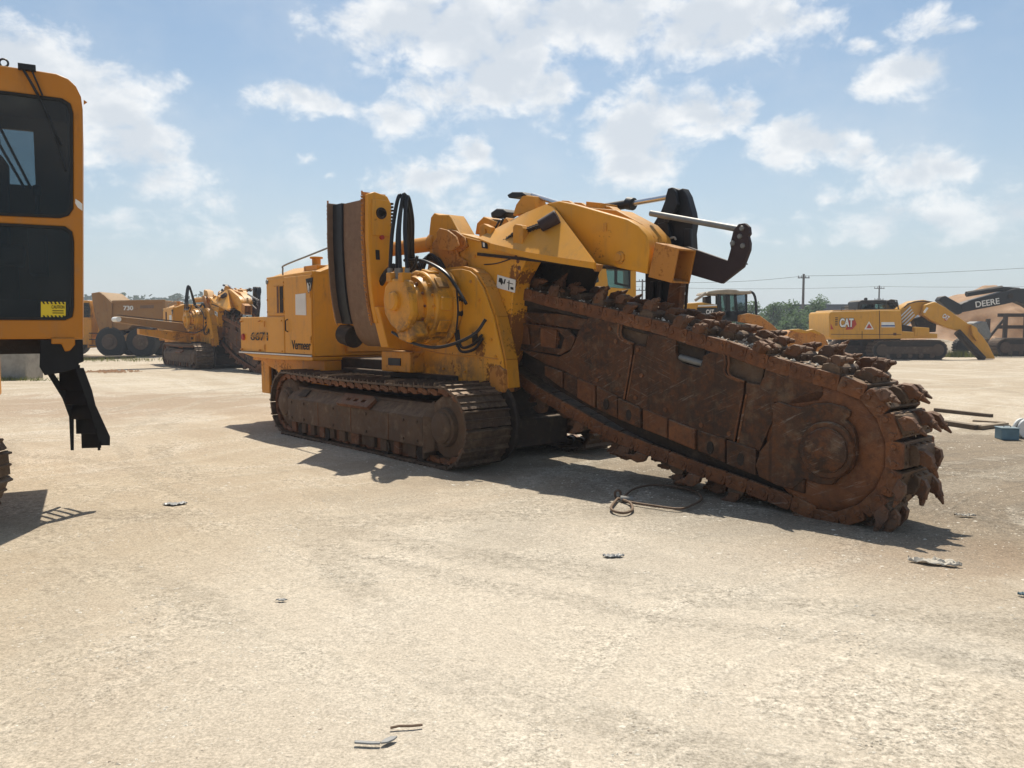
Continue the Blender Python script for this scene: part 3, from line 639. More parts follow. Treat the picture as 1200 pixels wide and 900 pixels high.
# boom head: side plates
p2 = [(0.379, 1.018), (0.398, 2.446), (0.462, 2.677), (0.461, 3.005), (0.503, 3.202), (0.584, 3.256), (0.688, 3.219), (0.920, 3.195), (0.967, 3.151), (1.155, 2.929), (2.537, 2.588), (2.262, 2.270), (2.214, 2.096), (2.167, 1.574), (2.102, 1.309), (2.004, 1.178), (1.701, 1.078)]
hd = MB(); hd.prism(p2, -.78, -.52).build('boom_head', M['head'], T, .012)
hd = bpy.data.objects['boom_head']
MB().prism(p2, .10, .24).build('far_head_plate', M['yellow2'], hd, .012)
b = MB(); b.prism([(1.936, 2.347), (2.273, 2.269), (2.257, 2.115), (1.919, 2.189)], -.792, -.782).build('warning_decal', M['white'], hd)
b = MB()
for q in ([(1.977, 2.309), (2.026, 2.301), (2.050, 2.248), (2.017, 2.217), (1.993, 2.250), (1.960, 2.262)], [(2.074, 2.288), (2.098, 2.284), (2.074, 2.226), (2.050, 2.231)], [(2.122, 2.249), (2.234, 2.225), (2.234, 2.217), (2.122, 2.240)],
          [(2.151, 2.269), (2.167, 2.267), (2.159, 2.149), (2.143, 2.153)], [(2.186, 2.190), (2.241, 2.178), (2.241, 2.147), (2.186, 2.159)]): b.prism(q, -.795, -.7915)
b.build('decal_print', M['blackink'], hd)
for (x, y) in ((604.6, 301.5), (607, 306), (608.5, 314)):
    q = [(2.271, 2.542), (2.308, 2.494), (2.332, 2.411)]
for k, q in enumerate(q): MB().cyl((q[0], -.784, q[1]), (q[0], -.78 + .002, q[1]), .028, n=10).build('plug', M['orange'], hd)
q = [(1.629, 2.793), (1.732, 2.771), (1.740, 2.683), (1.638, 2.701)]
MB().prism(q, -.80, -.782).build('tag_plate', M['blackink'], hd)
q = [(1.664, 2.768), (1.698, 2.760), (1.701, 2.707), (1.670, 2.714)]
MB().prism(q, -.805, -.799).build('tag_print', M['white'], hd)
b = MB(); q = [(1.492, 2.824), (1.493, 2.999), (1.580, 3.018), (1.716, 2.962), (1.724, 2.763)]; h = [(1.605, 2.951), (1.636, 2.943), (1.636, 2.861), (1.608, 2.869)]
b.prism(q, -.72, -.64, holes=[h]).build('lifting_lug', M['yellow2'], hd, .008)
wl_ = [(u, -.785, w_) for u, w_ in [(1.667, 2.490), (1.886, 2.488), (2.082, 2.512), (2.273, 2.547)]]
MB().tube(curve(wl_, 12), .007, 5).build('wire', M['hose'], hd)
p1 = [(0.256, 2.149), (0.710, 2.398), (1.096, 2.435), (1.461, 2.437), (1.636, 2.401), (1.756, 2.337), (1.906, 2.173), (2.102, 1.814), (2.277, 1.299), (2.324, 0.961), (0.236, 0.912)]
fl = MB(); fl.prism(p1, -1.0, -.97)
n = len(p1); rim = p1[2:10]
outer = [Vector(p) for p in rim]
fl = fl.build('motor_plate', M['lower'], T, .008)
b = MB()
for i in range(len(rim) - 1):
    a, c = Vector(rim[i]), Vector(rim[i + 1]); d = (c - a).normalized(); nn = Vector((d.y, -d.x)) * .035
    b.prism([tuple(a), tuple(c), tuple(c - nn), tuple(a - nn)], -.969, -.79)
b.build('plate_rim', M['yellow2'], fl)
b = MB(); q = [(2.068, 1.209), (2.230, 1.236), (2.325, 1.178), (2.340, 0.911), (2.051, 0.914)]
b.prism(q, -1.03, -.86).build('corner_lug', M['yellowrust'], fl, .012)
for (x, y) in [(1.467, 2.053), (1.465, 1.874)]: MB().cyl((x, -1.06, y), (x, -1.0, y), .045, n=12).build('hose_clamp', M['black'], fl)
q = [(1.700, 1.630), (1.795, 1.631), (1.803, 1.519), (1.734, 1.465), (1.700, 1.518)]
MB().prism(q, -1.012, -1.0).build('rubber_plug', M['blackink'], fl)
# gearbox and hydraulic motor, axis along v
ax = (0.98, 0, 1.96)
mt = MB(); mt.lathe([(.40, -1.01), (.52, -1.01), (.53, -1.05), (.50, -1.08), (.462, -1.09), (.462, -1.34), (.445, -1.36), (.40, -1.37), (.385, -1.45), (.31, -1.46), (.295, -1.53), (.25, -1.54), (.235, -1.62), (.03, -1.63)][::-1], (ax[0], 0, ax[2]), n=40)
mt = mt.build('gearbox', M['motor'], T, .006)
for k in range(10):
    a = 2 * pi * k / 10 + .25
    q = Matrix.Translation((ax[0], -1.215, ax[2])) @ Matrix.Rotation(a, 4, 'Y')
    MB().box(-.085, .085, -.085, .085, .455, .480, q).build('rib', M['motor'], mt, .01)
for k in range(18):
    a = 2 * pi * k / 18
    MB().cyl((ax[0] + .415 * cos(a), -1.39, ax[2] + .415 * sin(a)), (ax[0] + .415 * cos(a), -1.36, ax[2] + .415 * sin(a)), .019, n=6).build('bolt', M['yellow2'], mt)
for k in range(12):
    a = 2 * pi * k / 12
    MB().cyl((ax[0] + .345 * cos(a), -1.475, ax[2] + .345 * sin(a)), (ax[0] + .345 * cos(a), -1.455, ax[2] + .305 * sin(a)), .017, n=6).build('bolt', M['orange'], mt)
b = MB(); b.prism([(0.751, 2.039), (0.795, 2.201), (0.918, 2.315), (1.284, 2.278), (1.374, 2.097), (1.407, 1.857), (1.292, 1.689), (1.100, 1.625), (0.906, 1.733), (0.788, 1.864)], -1.72, -1.60).build('motor_body', M['motor'], mt, .03)
q = [(1.025, 2.021)][0]
MB().lathe([(.02, -.05), (.10, -.05), (.125, -.025), (.125, .05)], (q[0], -1.73, q[1]), n=18).build('end_cap', M['motor'], mt)
pb = [(0.906, 2.316), (1.178, 2.304)]
for x_, z_ in pb: MB().box(x_ - .055, x_ + .055, -1.73, -1.60, z_ - .05, z_ + .07).build('port_block', M['yellow2'], mt, .01)
MB().prism([(0.902, 1.755), (1.288, 1.774), (1.397, 1.605), (1.246, 1.498), (1.016, 1.538)], -1.66, -1.45).build('drain_block', M['motor'], mt, .02)
# hoses looping over from the motor
def hoses(pts, r, name='hydraulic_hose', mat='hose'): return MB().tube(curve(pts, 36), r, 8).build(name, M[mat], T)
hp = [(0.837, 2.407), (0.956, 2.401), (1.073, 2.395), (1.188, 2.389)]
tp = [(0.814, 2.931), (0.893, 2.924), (0.972, 2.939), (1.049, 2.932)]
tt_ = [(0.858, 3.376), (0.916, 3.358), (0.956, 3.375), (0.994, 3.349)]
dn = [(0.830, 3.142), (0.869, 3.117), (0.899, 3.157), (0.927, 3.089)]
de = [(0.542, 2.648), (0.583, 2.645), (0.603, 2.644), (0.644, 2.641)]
for k in range(4):
    dv = .03 * (k % 2)
    hoses([(hp[k][0], -1.66 + dv, hp[k][1]), (tp[k][0], -1.60 + dv, tp[k][1]), (tt_[k][0], -1.52 + dv, tt_[k][1]), (dn[k][0], -1.40 + dv, dn[k][1]), (de[k][0], -1.2 + dv, de[k][1]), (de[k][0] - .05, -1.0, de[k][1] - .3)], .025)
    MB().cyl((hp[k][0], -1.66 + dv, hp[k][1] - .10), (hp[k][0], -1.66 + dv, hp[k][1] + .04), .034, n=10).build('hose_fitting', M['grey'], T)
for u, w_ in [(1.477, 2.610), (1.333, 2.288), (1.751, 2.034), (2.050, 2.027), (1.650, 2.404)]: MB().cyl((u, -.80, w_), (u, -.778, w_), .022, n=6).build('bolt', M['yellow2'], hd)
for u, w_ in [(1.670, 2.266), (1.839, 2.028), (1.971, 1.773), (2.069, 1.544), (2.150, 1.337), (0.694, 1.180), (1.082, 1.149), (1.540, 1.124)]: MB().cyl((u, -1.018, w_), (u, -.998, w_), .020, n=6).build('bolt', M['yellow2'], fl)
MB().tube(curve([(u, -.782, w_) for u, w_ in [(1.197, 2.884), (1.792, 2.738), (2.261, 2.620), (2.492, 2.574)]], 12), .012, 6).build('weld_bead', M['yellow2'], hd)
MB().tube(curve([(u, -1.0, w_) for u, w_ in [(0.329, 1.440), (0.795, 1.368), (1.271, 1.334), (1.802, 1.327), (2.198, 1.307)]], 12), .010, 6).build('weld_bead', M['yellow2'], fl)
hl = [(0.872, 1.634), (1.181, 1.517), (1.586, 1.450), (1.901, 1.497), (2.120, 1.620), (2.202, 1.789)]
hoses([(u, v, w_) for (u, w_), v in zip(hl, (-1.66, -1.62, -1.55, -1.45, -1.3, -1.2))], .020)
hl = [(0.480, 2.595), (0.841, 2.572), (1.146, 2.477), (1.366, 2.358), (1.544, 2.179), (1.700, 1.985)]
hoses([(u, -1.2 + .02 * k, w_) for k, (u, w_) in enumerate(hl)], .022)
hoses([(1.55, -1.12, 1.66), (1.62, -1.12, 1.45), (1.78, -1.06, 1.48), (1.92, -1.03, 1.60)], .018)
hoses([(1.50, -1.12, 1.62), (1.60, -1.12, 1.40), (1.80, -1.06, 1.42), (1.94, -1.03, 1.56)], .018)
hoses([(1.5, -1.1, 2.2), (1.58, -1.14, 1.9), (1.54, -1.14, 1.6), (1.5, -1.1, 1.45)], .012)
for k in range(5):
    hoses([(.2 + .05 * k, -.95, 2.2), (.35 + .07 * k, -.9, 2.55 + .03 * k), (.75 + .04 * k, -.85, 2.62 - .04 * k), (1.0, -.80, 2.35)], .025)
# boom lift cylinder
MB().tube(curve([(u, -1.42, w_) for u, w_ in [(0.567, 2.499), (0.378, 2.419), (0.225, 2.277), (0.134, 2.107), (0.152, 1.921), (0.301, 1.804)]], 24), .045, 8).build('hose_guard', M['rubber'], T)
hoses([(u, -1.5, w_) for u, w_ in [(1.219, 2.586), (1.160, 2.462), (1.005, 2.362), (0.847, 2.261)]], .02)
lc = MB(); lc.cyl((-1.2, -.66, 2.86), (.42, -.66, 2.86), .105, n=20); lc.cyl((.42, -.66, 2.86), (.56, -.66, 2.86), .155, .155, 22)
lc = lc.build('lift_cylinder', M['yellow2'], T, .01)
MB().cyl((.55, -.66, 2.862), (1.02, -.66, 2.862), .05, n=14).build('rod', M['chrome'], lc)
MB().lathe([(.05, -.06), (.085, -.06), (.085, .06), (.05, .06)], (1.0, -.86, 2.862), n=16).build('rod_eye', M['grey'], lc)
for dv in (-.96, -.82):
    MB().prism([(.92, 2.72), (.88, 2.95), (.95, 3.0), (1.12, 2.96), (1.30, 2.86), (1.36, 2.74), (1.2, 2.68), (1.08, 2.70)], dv, dv + .035).build('clevis', M['yellowrust'], lc, .008)
b = MB(); b.prism([(0.606, 2.607), (0.609, 2.837), (0.807, 2.969), (1.072, 2.857), (1.181, 2.626), (1.344, 2.550), (1.307, 2.442), (0.644, 2.454)], -.84, -.782).build('cylinder_boss', M['yellowrust'], hd, .02)

# upper arm with the flared hood
va = -.45
arm = MB(); arm.prism([(2.632, 3.102), (2.453, 3.199), (2.675, 3.204), (2.917, 3.141), (3.744, 2.880), (3.902, 2.795), (4.010, 2.681), (4.058, 2.532), (4.022, 2.270), (3.265, 2.434)], va, va + .12)
arm.prism([(1.395, 2.747), (1.655, 3.023), (2.018, 3.127), (2.453, 3.199), (2.675, 3.098), (3.264, 2.453)], va + .01, -.12)
arm = arm.build('boom_arm', M['yellow'], T, .014)
lo = [(1.585, 2.827), (1.840, 2.743), (2.244, 2.650), (2.580, 2.575), (3.122, 2.480), (3.608, 2.398)]
hi = [(1.581, 2.974), (1.834, 3.064), (2.061, 3.116), (2.281, 3.160), (2.464, 3.186), (2.612, 3.134)]
sk = MB(); vs = [(u, -.82, w_) for u, w_ in lo] + [(u, -.46, w_) for u, w_ in hi]
k = len(lo); fs = [(i, i + 1, k + i + 1, k + i) for i in range(k - 1)] + [(k - 1, 2 * k, 2 * k - 1)]
e = [(3.274, 2.462)][0]; vs.append((e[0], -.46, e[1]))
o2 = len(vs); vs += [(u, v + .012, w_ - .02) for u, v, w_ in vs]; fs += [tuple(i + o2 for i in reversed(f)) for f in fs]
fs += [(i, i + 1, o2 + i + 1, o2 + i) for i in range(k - 1)]
sk.add(vs, fs); sk.build('hood_skirt', M['yellow'], arm, 0, 20)
b = MB(); lip = lo[1:]
for i in range(len(lip) - 1):
    a, c = lip[i], lip[i + 1]; b.prism([a, c, (c[0], c[1] - .07), (a[0], a[1] - .07)], -.83, -.80)
b.build('hood_lip', M['yellow'], arm)
# hood interior: roof, dark sheet added for the shaded cavity, end flap
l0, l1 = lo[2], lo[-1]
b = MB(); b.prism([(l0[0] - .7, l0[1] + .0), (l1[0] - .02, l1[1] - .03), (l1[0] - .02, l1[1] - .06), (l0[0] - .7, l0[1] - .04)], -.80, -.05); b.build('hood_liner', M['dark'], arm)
MB().prism([(1.412, 2.676), (3.056, 2.433), (2.864, 2.021), (1.447, 2.079)], -.12, -.10).build('cavity_shade', M['dark'], arm)
MB().prism([(3.551, 2.389), (3.640, 2.374), (3.615, 2.321), (3.590, 2.303), (3.552, 2.343)], -.80, -.72).build('end_flap', M['yellowrust'], arm)
b = MB(); q = [(3.647, 2.467)][0]
b.lathe([(.02, -.05), (.045, -.05), (.05, -.03), (.07, -.02), (.07, .02)], (q[0], va, q[1]), n=16).build('pivot_pin', M['yellow2'], arm)
q = [(3.422, 2.830)][0]; MB().box(q[0] - .025, q[0] + .025, va - .012, va, q[1] - .05, q[1] + .04).build('bracket', M['yellow2'], arm, .003)
# wider plates nested behind the near one
for i, (v0, v1, pts_) in enumerate(((-.33, -.25, [(3.052, 3.029), (3.703, 2.876), (3.911, 2.754), (4.007, 2.616), (4.021, 2.468), (3.709, 2.442), (3.192, 2.582)]), (-.25, .05, [(2.397, 3.210), (3.405, 3.038), (3.783, 2.846), (3.954, 2.691), (3.991, 2.568), (3.886, 2.454), (3.578, 2.502), (2.980, 2.703)]))):
    MB().prism(pts_, v0, v1).build('inner_plate', M['yellow2'], arm, .012)
for v0 in (-.12, .10): MB().prism([(2.274, 3.239), (2.396, 3.278), (2.516, 3.258), (2.634, 3.187)], v0, v0 + .05).build('lug', M['yellow2'], arm, .008)
b = MB(); b.prism([(2.835, 3.144), (2.834, 3.211), (3.057, 3.170), (3.058, 3.090)], -.15, .2).build('cross_plate', M['yellow2'], arm, .006)
b = MB(); b.prism([(2.883, 3.108), (2.966, 3.165), (3.117, 3.133), (3.265, 3.037), (3.240, 2.960)], -.05, .1).build('boss', M['yellow2'], arm, .01)
# chain draped over the hood with a post
b = MB(); c0 = [(2.495, 2.669), (2.358, 2.680), (2.358, 2.843), (2.373, 2.918), (2.539, 2.883), (2.540, 2.797)]
post = MB().prism([(2.201, 2.670), (2.201, 2.918), (2.241, 2.947), (2.349, 2.924), (2.380, 2.881), (2.373, 2.647)], -.77, -.67).build('hood_post', M['yellow2'], arm, .008)
path = [(u, -.74 + .02 * i, w_) for i, (u, w_) in enumerate([(1.863, 2.770), (2.043, 2.782), (2.202, 2.862), (2.373, 2.873), (2.539, 2.903), (2.687, 2.924), (2.802, 2.942)])]
pc = curve(path, 40); d = MB()
for i in range(0, len(pc) - 1):
    a, c = pc[i], pc[i + 1]; t = (c - a).normalized(); s_ = (Vector((0, 1, 0)) if i % 2 else Vector((0, 0, 1)))
    d.tube([a - t * .015 + s_ * .02, a + t * .02 + s_ * .026, c + t * .015 + s_ * .02, c + t * .015 - s_ * .02, a + t * .02 - s_ * .026, a - t * .015 - s_ * .02, a - t * .015 + s_ * .02], .011, 5)
tag(d.build('safety_chain', M['dark'], arm), kind='stuff')
b = MB(); q0 = [(2.632, 2.886)][0]; q1 = [(2.806, 2.995)][0]
b.cyl((q0[0], -.72, q0[1]), (q1[0], -.60, q1[1]), .075, .085, 14).build('sleeve', M['maroon'], arm, .008)
# clamps and cylinder on top of the arm
b = MB(); q = [(0.940, 2.965), (0.978, 3.112), (1.125, 3.189), (1.480, 3.063), (1.584, 3.131), (1.652, 3.047), (1.480, 2.996)]; b.prism(q, -.35, -.1).build('pivot_block', M['yellow2'], arm, .01)
b = MB(); q = [(1.719, 3.139), (1.785, 3.274), (1.917, 3.378), (2.109, 3.344), (2.172, 3.188), (2.014, 3.141)]; b.prism(q, -.35, -.15).build('trunnion', M['yellow2'], arm, .012)
b = MB(); q = [(1.618, 3.414), (1.719, 3.440), (1.917, 3.415), (1.981, 3.370), (1.752, 3.354), (1.652, 3.372)]; b.prism(q, -.36, -.2).build('top_cap', M['black'], arm, .01)
b = MB(); q = [(1.204, 3.236), (1.329, 3.279), (1.469, 3.258), (1.538, 3.201), (1.399, 3.147), (1.222, 3.165)]; b.prism(q, -.3, -.05).build('hose_bundle', M['black'], arm, .02)
q = [(1.949, 3.385), (2.448, 3.220)]; MB().cyl((q[0][0], -.22, q[0][1]), (q[1][0], -.22, q[1][1]), .03, n=10).build('rod', M['chrome'], arm)
MB().tube(curve([(u, -.5, w_) for u, w_ in [(1.577, 2.829), (1.628, 2.967), (1.713, 3.089)]], 10), .014, 6).build('hose', M['hose'], arm)
MB().tube(curve([(u, -.52, w_) for u, w_ in [(1.525, 2.833), (1.560, 2.951), (1.663, 3.073)]], 10), .014, 6).build('hose', M['hose'], arm)

# crumber: square tube, black bracket, tall shoe and its cylinder
tb = MB(); q = [(4.138, 2.598), (4.440, 2.513), (4.359, 2.160), (4.046, 2.236)]; (a, b_, c_, d_) = [Vector(x) for x in q]
cen = (a + b_ + c_ + d_) / 4; inn = [tuple(cen + (Vector(x) - cen) * .88) for x in q]
du = (b_ - a).normalized(); ht = (d_ - a)
# open box whose mouth faces the boom end
tb.prism(q, -.45, -.425); tb.prism(q, -.16, -.135)
tb.prism([tuple(a), tuple(b_), tuple(b_ + ht * .06), tuple(a + ht * .06)], -.425, -.16)
tb.prism([tuple(d_), tuple(c_), tuple(c_ - ht * .06), tuple(d_ - ht * .06)], -.425, -.16)
tb.prism([tuple(a), tuple(a + du * .02), tuple(d_ + du * .02), tuple(d_)], -.425, -.16)
tb = tb.build('crumber_tube', M['yellowrust'], T, .006)
br = MB(); br.prism([(4.135, 2.538), (4.315, 2.561), (4.819, 2.380), (4.857, 2.503), (4.846, 2.547), (4.883, 2.683), (4.942, 2.742), (5.011, 2.744), (5.061, 2.701), (5.072, 2.632), (5.053, 2.608), (5.074, 2.538), (5.071, 2.471), (5.002, 2.304), (4.753, 2.147), (4.253, 2.291), (4.139, 2.306)], -.13, -.08)
br = br.build('crumber_bracket', M['maroon'], tb, .005)
for x, y in [(4.984, 2.694), (4.961, 2.615), (4.878, 2.553), (4.998, 2.518)]: MB().lathe([(.015, -.012), (.022, -.012), (.028, 0), (.028, .06)], (x, -.135, y), n=12).build('pin', M['grey'], br)
q = [(3.756, 2.980), (4.900, 2.700)]; MB().cyl((q[0][0], -.06, q[0][1]), (q[1][0], -.06, q[1][1]), .034, n=12).build('cross_rod', M['grey'], br)
q = [(4.988, 2.340), (5.037, 2.333)]; MB().cyl((q[0][0], -.1, q[0][1]), (q[1][0], -.1, q[1][1]), .008, n=6).build('stud', M['grey'], br)
fi = MB(); fi.prism([(3.795, 3.221), (3.842, 3.273), (3.902, 3.272), (3.962, 3.244), (4.008, 3.257), (4.068, 3.164), (4.135, 2.973), (4.155, 2.858), (4.134, 2.737), (4.149, 2.576), (4.016, 2.212), (3.939, 1.905), (3.491, 1.902), (3.485, 2.334), (3.619, 2.693), (3.617, 2.822), (3.597, 2.897), (3.706, 3.033), (3.777, 3.175)], .18, .30)
fi = fi.build('crumber_shoe', M['black'], T, .012)
for v in (.1, .34): MB().prism([(3.832, 3.169), (3.866, 3.261), (3.926, 3.267), (3.974, 3.209), (4.000, 3.073), (3.885, 2.875), (3.813, 2.882)], v, v + .05).build('lug', M['black'], fi, .008)
MB().prism([(3.705, 2.888), (3.851, 2.893), (3.928, 2.598), (3.785, 2.512), (3.684, 2.636)], .12, .179).build('gusset', M['black'], fi, .01)
MB().prism([(4.077, 2.795), (4.158, 2.788), (4.174, 2.571), (4.081, 2.587)], .13, .179).build('gusset', M['black'], fi, .01)
for x0 in (763, 770): pass
for q in ([(3.603, 2.227), (3.654, 2.225), (3.634, 1.909), (3.570, 1.910)], [(3.716, 2.222), (3.765, 2.220), (3.746, 1.907), (3.684, 1.908)]): MB().prism(q, .13, .179).build('rib', M['black'], fi, .006)
MB().prism([(3.973, 2.210), (4.126, 2.203), (4.097, 1.891), (3.919, 1.894)], .02, .12).build('orange_strut', M['orange'], fi, .008)
q = [(4.160, 2.221), (4.132, 1.881)]; MB().cyl((q[0][0], .1, q[0][1]), (q[1][0], .1, q[1][1]), .016, n=8).build('post', M['dark'], fi)
q = [(2.698, 3.173), (3.224, 3.176), (3.291, 3.153), (3.795, 3.188)]
MB().cyl((q[0][0], .22, q[0][1]), (q[1][0], .22, q[1][1]), .055, n=16).build('crumber_cylinder', M['black'], T)
cc = bpy.data.objects['crumber_cylinder']
MB().cyl((q[1][0] - .05, .22, q[1][1] + .01), (q[1][0] + .04, .22, q[1][1] - .01), .075, n=16).build('gland', M['black'], cc)
MB().cyl((q[1][0], .22, q[1][1]), (q[3][0], .22, q[3][1]), .032, n=12).build('rod', M['chrome'], cc)
b = MB(); b.tube(curve([(u, .1, w_) for u, w_ in [(3.833, 2.669), (3.893, 2.693), (3.964, 2.707), (3.988, 2.676)]], 8), .012, 5).build('rope', M['cloth'], fi)

# ------------------------------------------------------------------ digging boom
BV = -.60
bm_ = MB(); bm_.prism([(1.2, 1.55), (1.3, 2.12), (2.2, 1.98), (6.0, 1.14), (6.35, .62), (6.0, .12), (4.6, .60), (2.2, 1.36)], BV + .09, -.04)
boom = bm_.build('digging_boom', M['dark'], T, .01)
def bplate(name, poly, v0, v1, mat, bevel=.006, holes=()):
    return MB().prism(poly, v0, v1, holes=holes).build(name, M[mat], boom, bevel)
PA = [(1.993, 1.420), (2.282, 1.405), (2.838, 1.346), (3.022, 1.411), (3.104, 1.532), (3.158, 1.651), (3.238, 1.749), (3.344, 1.816), (3.790, 1.733), (3.779, 1.635), (3.829, 1.570), (3.962, 1.525), (3.964, 1.424), (3.862, 0.908), (3.457, 1.026), (3.162, 1.099), (2.910, 1.187), (2.619, 1.247), (2.187, 1.403)]
bplate('side_panel', [PA[i] for i in range(len(PA))], BV, BV + .05, 'plate')
PB = [(3.998, 1.508), (4.150, 1.492), (4.182, 1.637), (4.495, 1.586), (4.539, 1.560), (4.530, 1.447), (4.563, 1.369), (4.628, 1.327), (4.816, 1.291), (4.857, 1.318), (4.875, 1.412), (5.013, 1.475), (5.131, 1.444), (5.152, 1.354), (5.134, 1.278), (5.164, 1.222), (5.335, 1.181), (5.338, 1.067), (5.255, 0.598), (4.849, 0.658), (4.477, 0.737), (4.126, 0.816), (3.874, 0.900), (3.982, 1.397)]
bplate('side_panel', PB, BV, BV + .05, 'plate')
PC = [(5.363, 1.174), (5.509, 1.158), (5.551, 1.240), (5.574, 1.384), (6.014, 1.315), (6.097, 1.220), (6.147, 1.110), (6.102, 1.047), (5.859, 0.999), (5.671, 1.001), (5.647, 0.920), (5.658, 0.841), (5.608, 0.733), (5.524, 0.530), (5.279, 0.584), (5.361, 1.060)]
bplate('side_panel', PC, BV, BV + .05, 'plate')
# recessed pockets behind the notches, with a worn floor and rim
for q, mt_ in (([(3.704, 1.747), (4.148, 1.655), (4.093, 1.472), (3.744, 1.540)], 'trackbrown'), ([(4.419, 1.594), (4.864, 1.487), (4.828, 1.263), (4.446, 1.337)], 'dark'), ([(5.044, 1.457), (5.532, 1.372), (5.484, 1.129), (5.069, 1.223)], 'trackbrown')):
    bplate('pocket_floor', q, BV + .055, BV + .085, mt_, .01)
q = [(4.559, 1.386), (4.842, 1.330)]; MB().cyl((q[0][0], BV + .05, q[0][1]), (q[1][0], BV + .05, q[1][1]), .035, n=12).build('cross_tube', M['grey'], boom)
for q in ([(2.058, 1.721), (2.250, 1.732), (2.297, 1.437), (2.059, 1.454)], [(2.482, 1.690), (2.764, 1.670), (2.736, 1.425), (2.467, 1.440)]):
    bplate('gusset', q, BV + .03, BV + .088, 'orange', .01)
bplate('window_frame', [(1.993, 1.764), (2.964, 1.670), (3.076, 1.571), (3.021, 1.441), (2.838, 1.367), (1.993, 1.431)], BV + .02, BV + .06, 'plate', .006, [[(2.075, 1.721), (2.297, 1.700), (2.329, 1.480), (2.107, 1.486)], [(2.466, 1.690), (2.793, 1.660), (2.908, 1.570), (2.852, 1.438), (2.498, 1.462)]])
b = MB(); rr2 = random.Random(2)
for k in range(60):
    u, w_ = [(2.035, 1.678), (2.859, 1.447)][0] if 0 else (rr2.uniform(2.1, 2.75), 0); w_ = 1.70 - (u - 2.1) * .12 + rr2.uniform(-.12, .12)
    s_ = rr2.uniform(.012, .04); b.box(u - s_, u + s_, BV + .06, BV + .1, w_ - s_ * .8, w_ + s_)
tag(b.build('packed_mud', M['orange'], boom), kind='stuff')
bplate('upper_rail', [(2.186, 1.964), (3.318, 1.787), (4.625, 1.518), (5.576, 1.320), (6.040, 1.232), (6.039, 1.278), (5.592, 1.376), (4.623, 1.588), (3.317, 1.865), (2.186, 2.049)], BV + .02, BV + .08, 'dark')
bplate('slide_plate', [(2.835, 1.851), (3.318, 1.777), (3.292, 1.729), (3.130, 1.670), (2.617, 1.720), (2.187, 1.785), (2.186, 1.880)], BV + .035, BV + .085, 'plate')
for q in ([(3.976, 1.397), (3.931, 1.173), (3.874, 0.909)], [(5.352, 1.059), (5.306, 0.810), (5.269, 0.592)], [(3.790, 1.728), (3.779, 1.625), (3.829, 1.561), (3.962, 1.516)], [(5.140, 1.436), (5.152, 1.345), (5.144, 1.279), (5.183, 1.223), (5.326, 1.180)]):
    for du in (-.022, .022):
        MB().tube(curve([(u + du, BV - .002, w_) for u, w_ in q], 14), .011, 6).build('weld_bead', M['orange'], boom)
for q in ([(4.046, 1.454), (4.097, 1.181), (4.018, 0.938), (4.420, 0.839), (4.869, 0.720), (5.196, 0.667)], [(3.642, 1.681), (3.731, 1.541), (3.773, 1.166), (3.456, 1.103)]):
    for u, w_ in q: MB().cyl((u, BV - .014, w_), (u, BV + .01, w_), .024, n=8).build('bolt', M['orange'], boom)
# lower wear pads
xs_ = [640, 662, 678, 700, 726, 754, 785, 818, 853, 890, 921, 946]
TOP = [(2.619, 1.237), (2.939, 1.168), (3.162, 1.108), (3.457, 1.036), (3.788, 0.922), (4.125, 0.826), (4.477, 0.746), (4.829, 0.665), (5.178, 0.607), (5.524, 0.539), (5.797, 0.476), (6.007, 0.410)]
BOT = [(2.619, 1.113), (2.940, 0.967), (3.164, 0.880), (3.460, 0.774), (3.791, 0.686), (4.129, 0.610), (4.481, 0.537), (4.833, 0.457), (5.183, 0.369), (5.530, 0.296), (5.804, 0.232), (6.013, 0.202)]
for i in range(len(xs_) - 1):
    t0, t1, b1, b0 = [Vector(x) for x in (TOP[i], TOP[i + 1], BOT[i + 1], BOT[i])]
    t1 = t0.lerp(t1, .93); b1 = b0.lerp(b1, .93)
    o = bplate('wear_pad', [tuple(t0), tuple(t1), tuple(b1), tuple(b0)], BV - .03 + (.012 if i % 2 else 0), BV + .07, 'orange' if i in (2, 5, 6) else 'plate', .012)
    if i in (3, 4, 7, 8, 9):
        c_ = (t0 + t1 + b0 + b1) / 4
        r_ = .055; bplate('wear_hollow', [(c_.x + .7 * x, c_.y + 1.15 * y - .02) for x, y in circ(0, 0, r_, 14)], BV - .034, BV - .015, 'dark', .004)
# end bracket round the hub, the nose wheel behind it
EB = [(5.668, 0.907), (5.649, 0.985), (5.726, 1.014), (5.854, 0.984), (5.953, 0.976), (6.073, 1.023), (6.206, 1.037), (6.345, 1.014), (6.398, 0.981), (6.392, 0.937), (6.355, 0.904), (6.424, 0.852), (6.456, 0.767), (6.468, 0.637), (6.442, 0.516), (6.377, 0.434), (6.310, 0.394), (6.259, 0.327), (6.133, 0.315), (6.004, 0.342), (5.891, 0.232), (5.738, 0.240), (5.542, 0.300), (5.504, 0.400), (5.554, 0.544), (5.665, 0.700)]
bplate('end_bracket', EB, BV - .035, BV + .05, 'plate', .008)
hub = [(6.211, 0.629)][0]
MB().lathe([(.02, -.045), (.17, -.045), (.195, -.03), (.20, .0), (.20, .03)], (hub[0], BV - .06, hub[1]), n=36).build('hub_cap', M['plate'], boom)
MB().lathe([(.205, -.03), (.24, -.03), (.25, -.015), (.25, .02)], (hub[0], BV - .04, hub[1]), n=36).build('hub_ring', M['plate'], boom)
NW = (6.14, .63); NR = .57
MB().lathe([(.10, 0), (.30, .0), (.34, -.01), (.42, -.02), (.50, -.02), (NR - .02, .0), (NR, .03), (NR, .56), (NR - .02, .60), (.1, .60)], (NW[0], BV + .02, NW[1]), n=56).build('nose_wheel', M['orange'], boom)

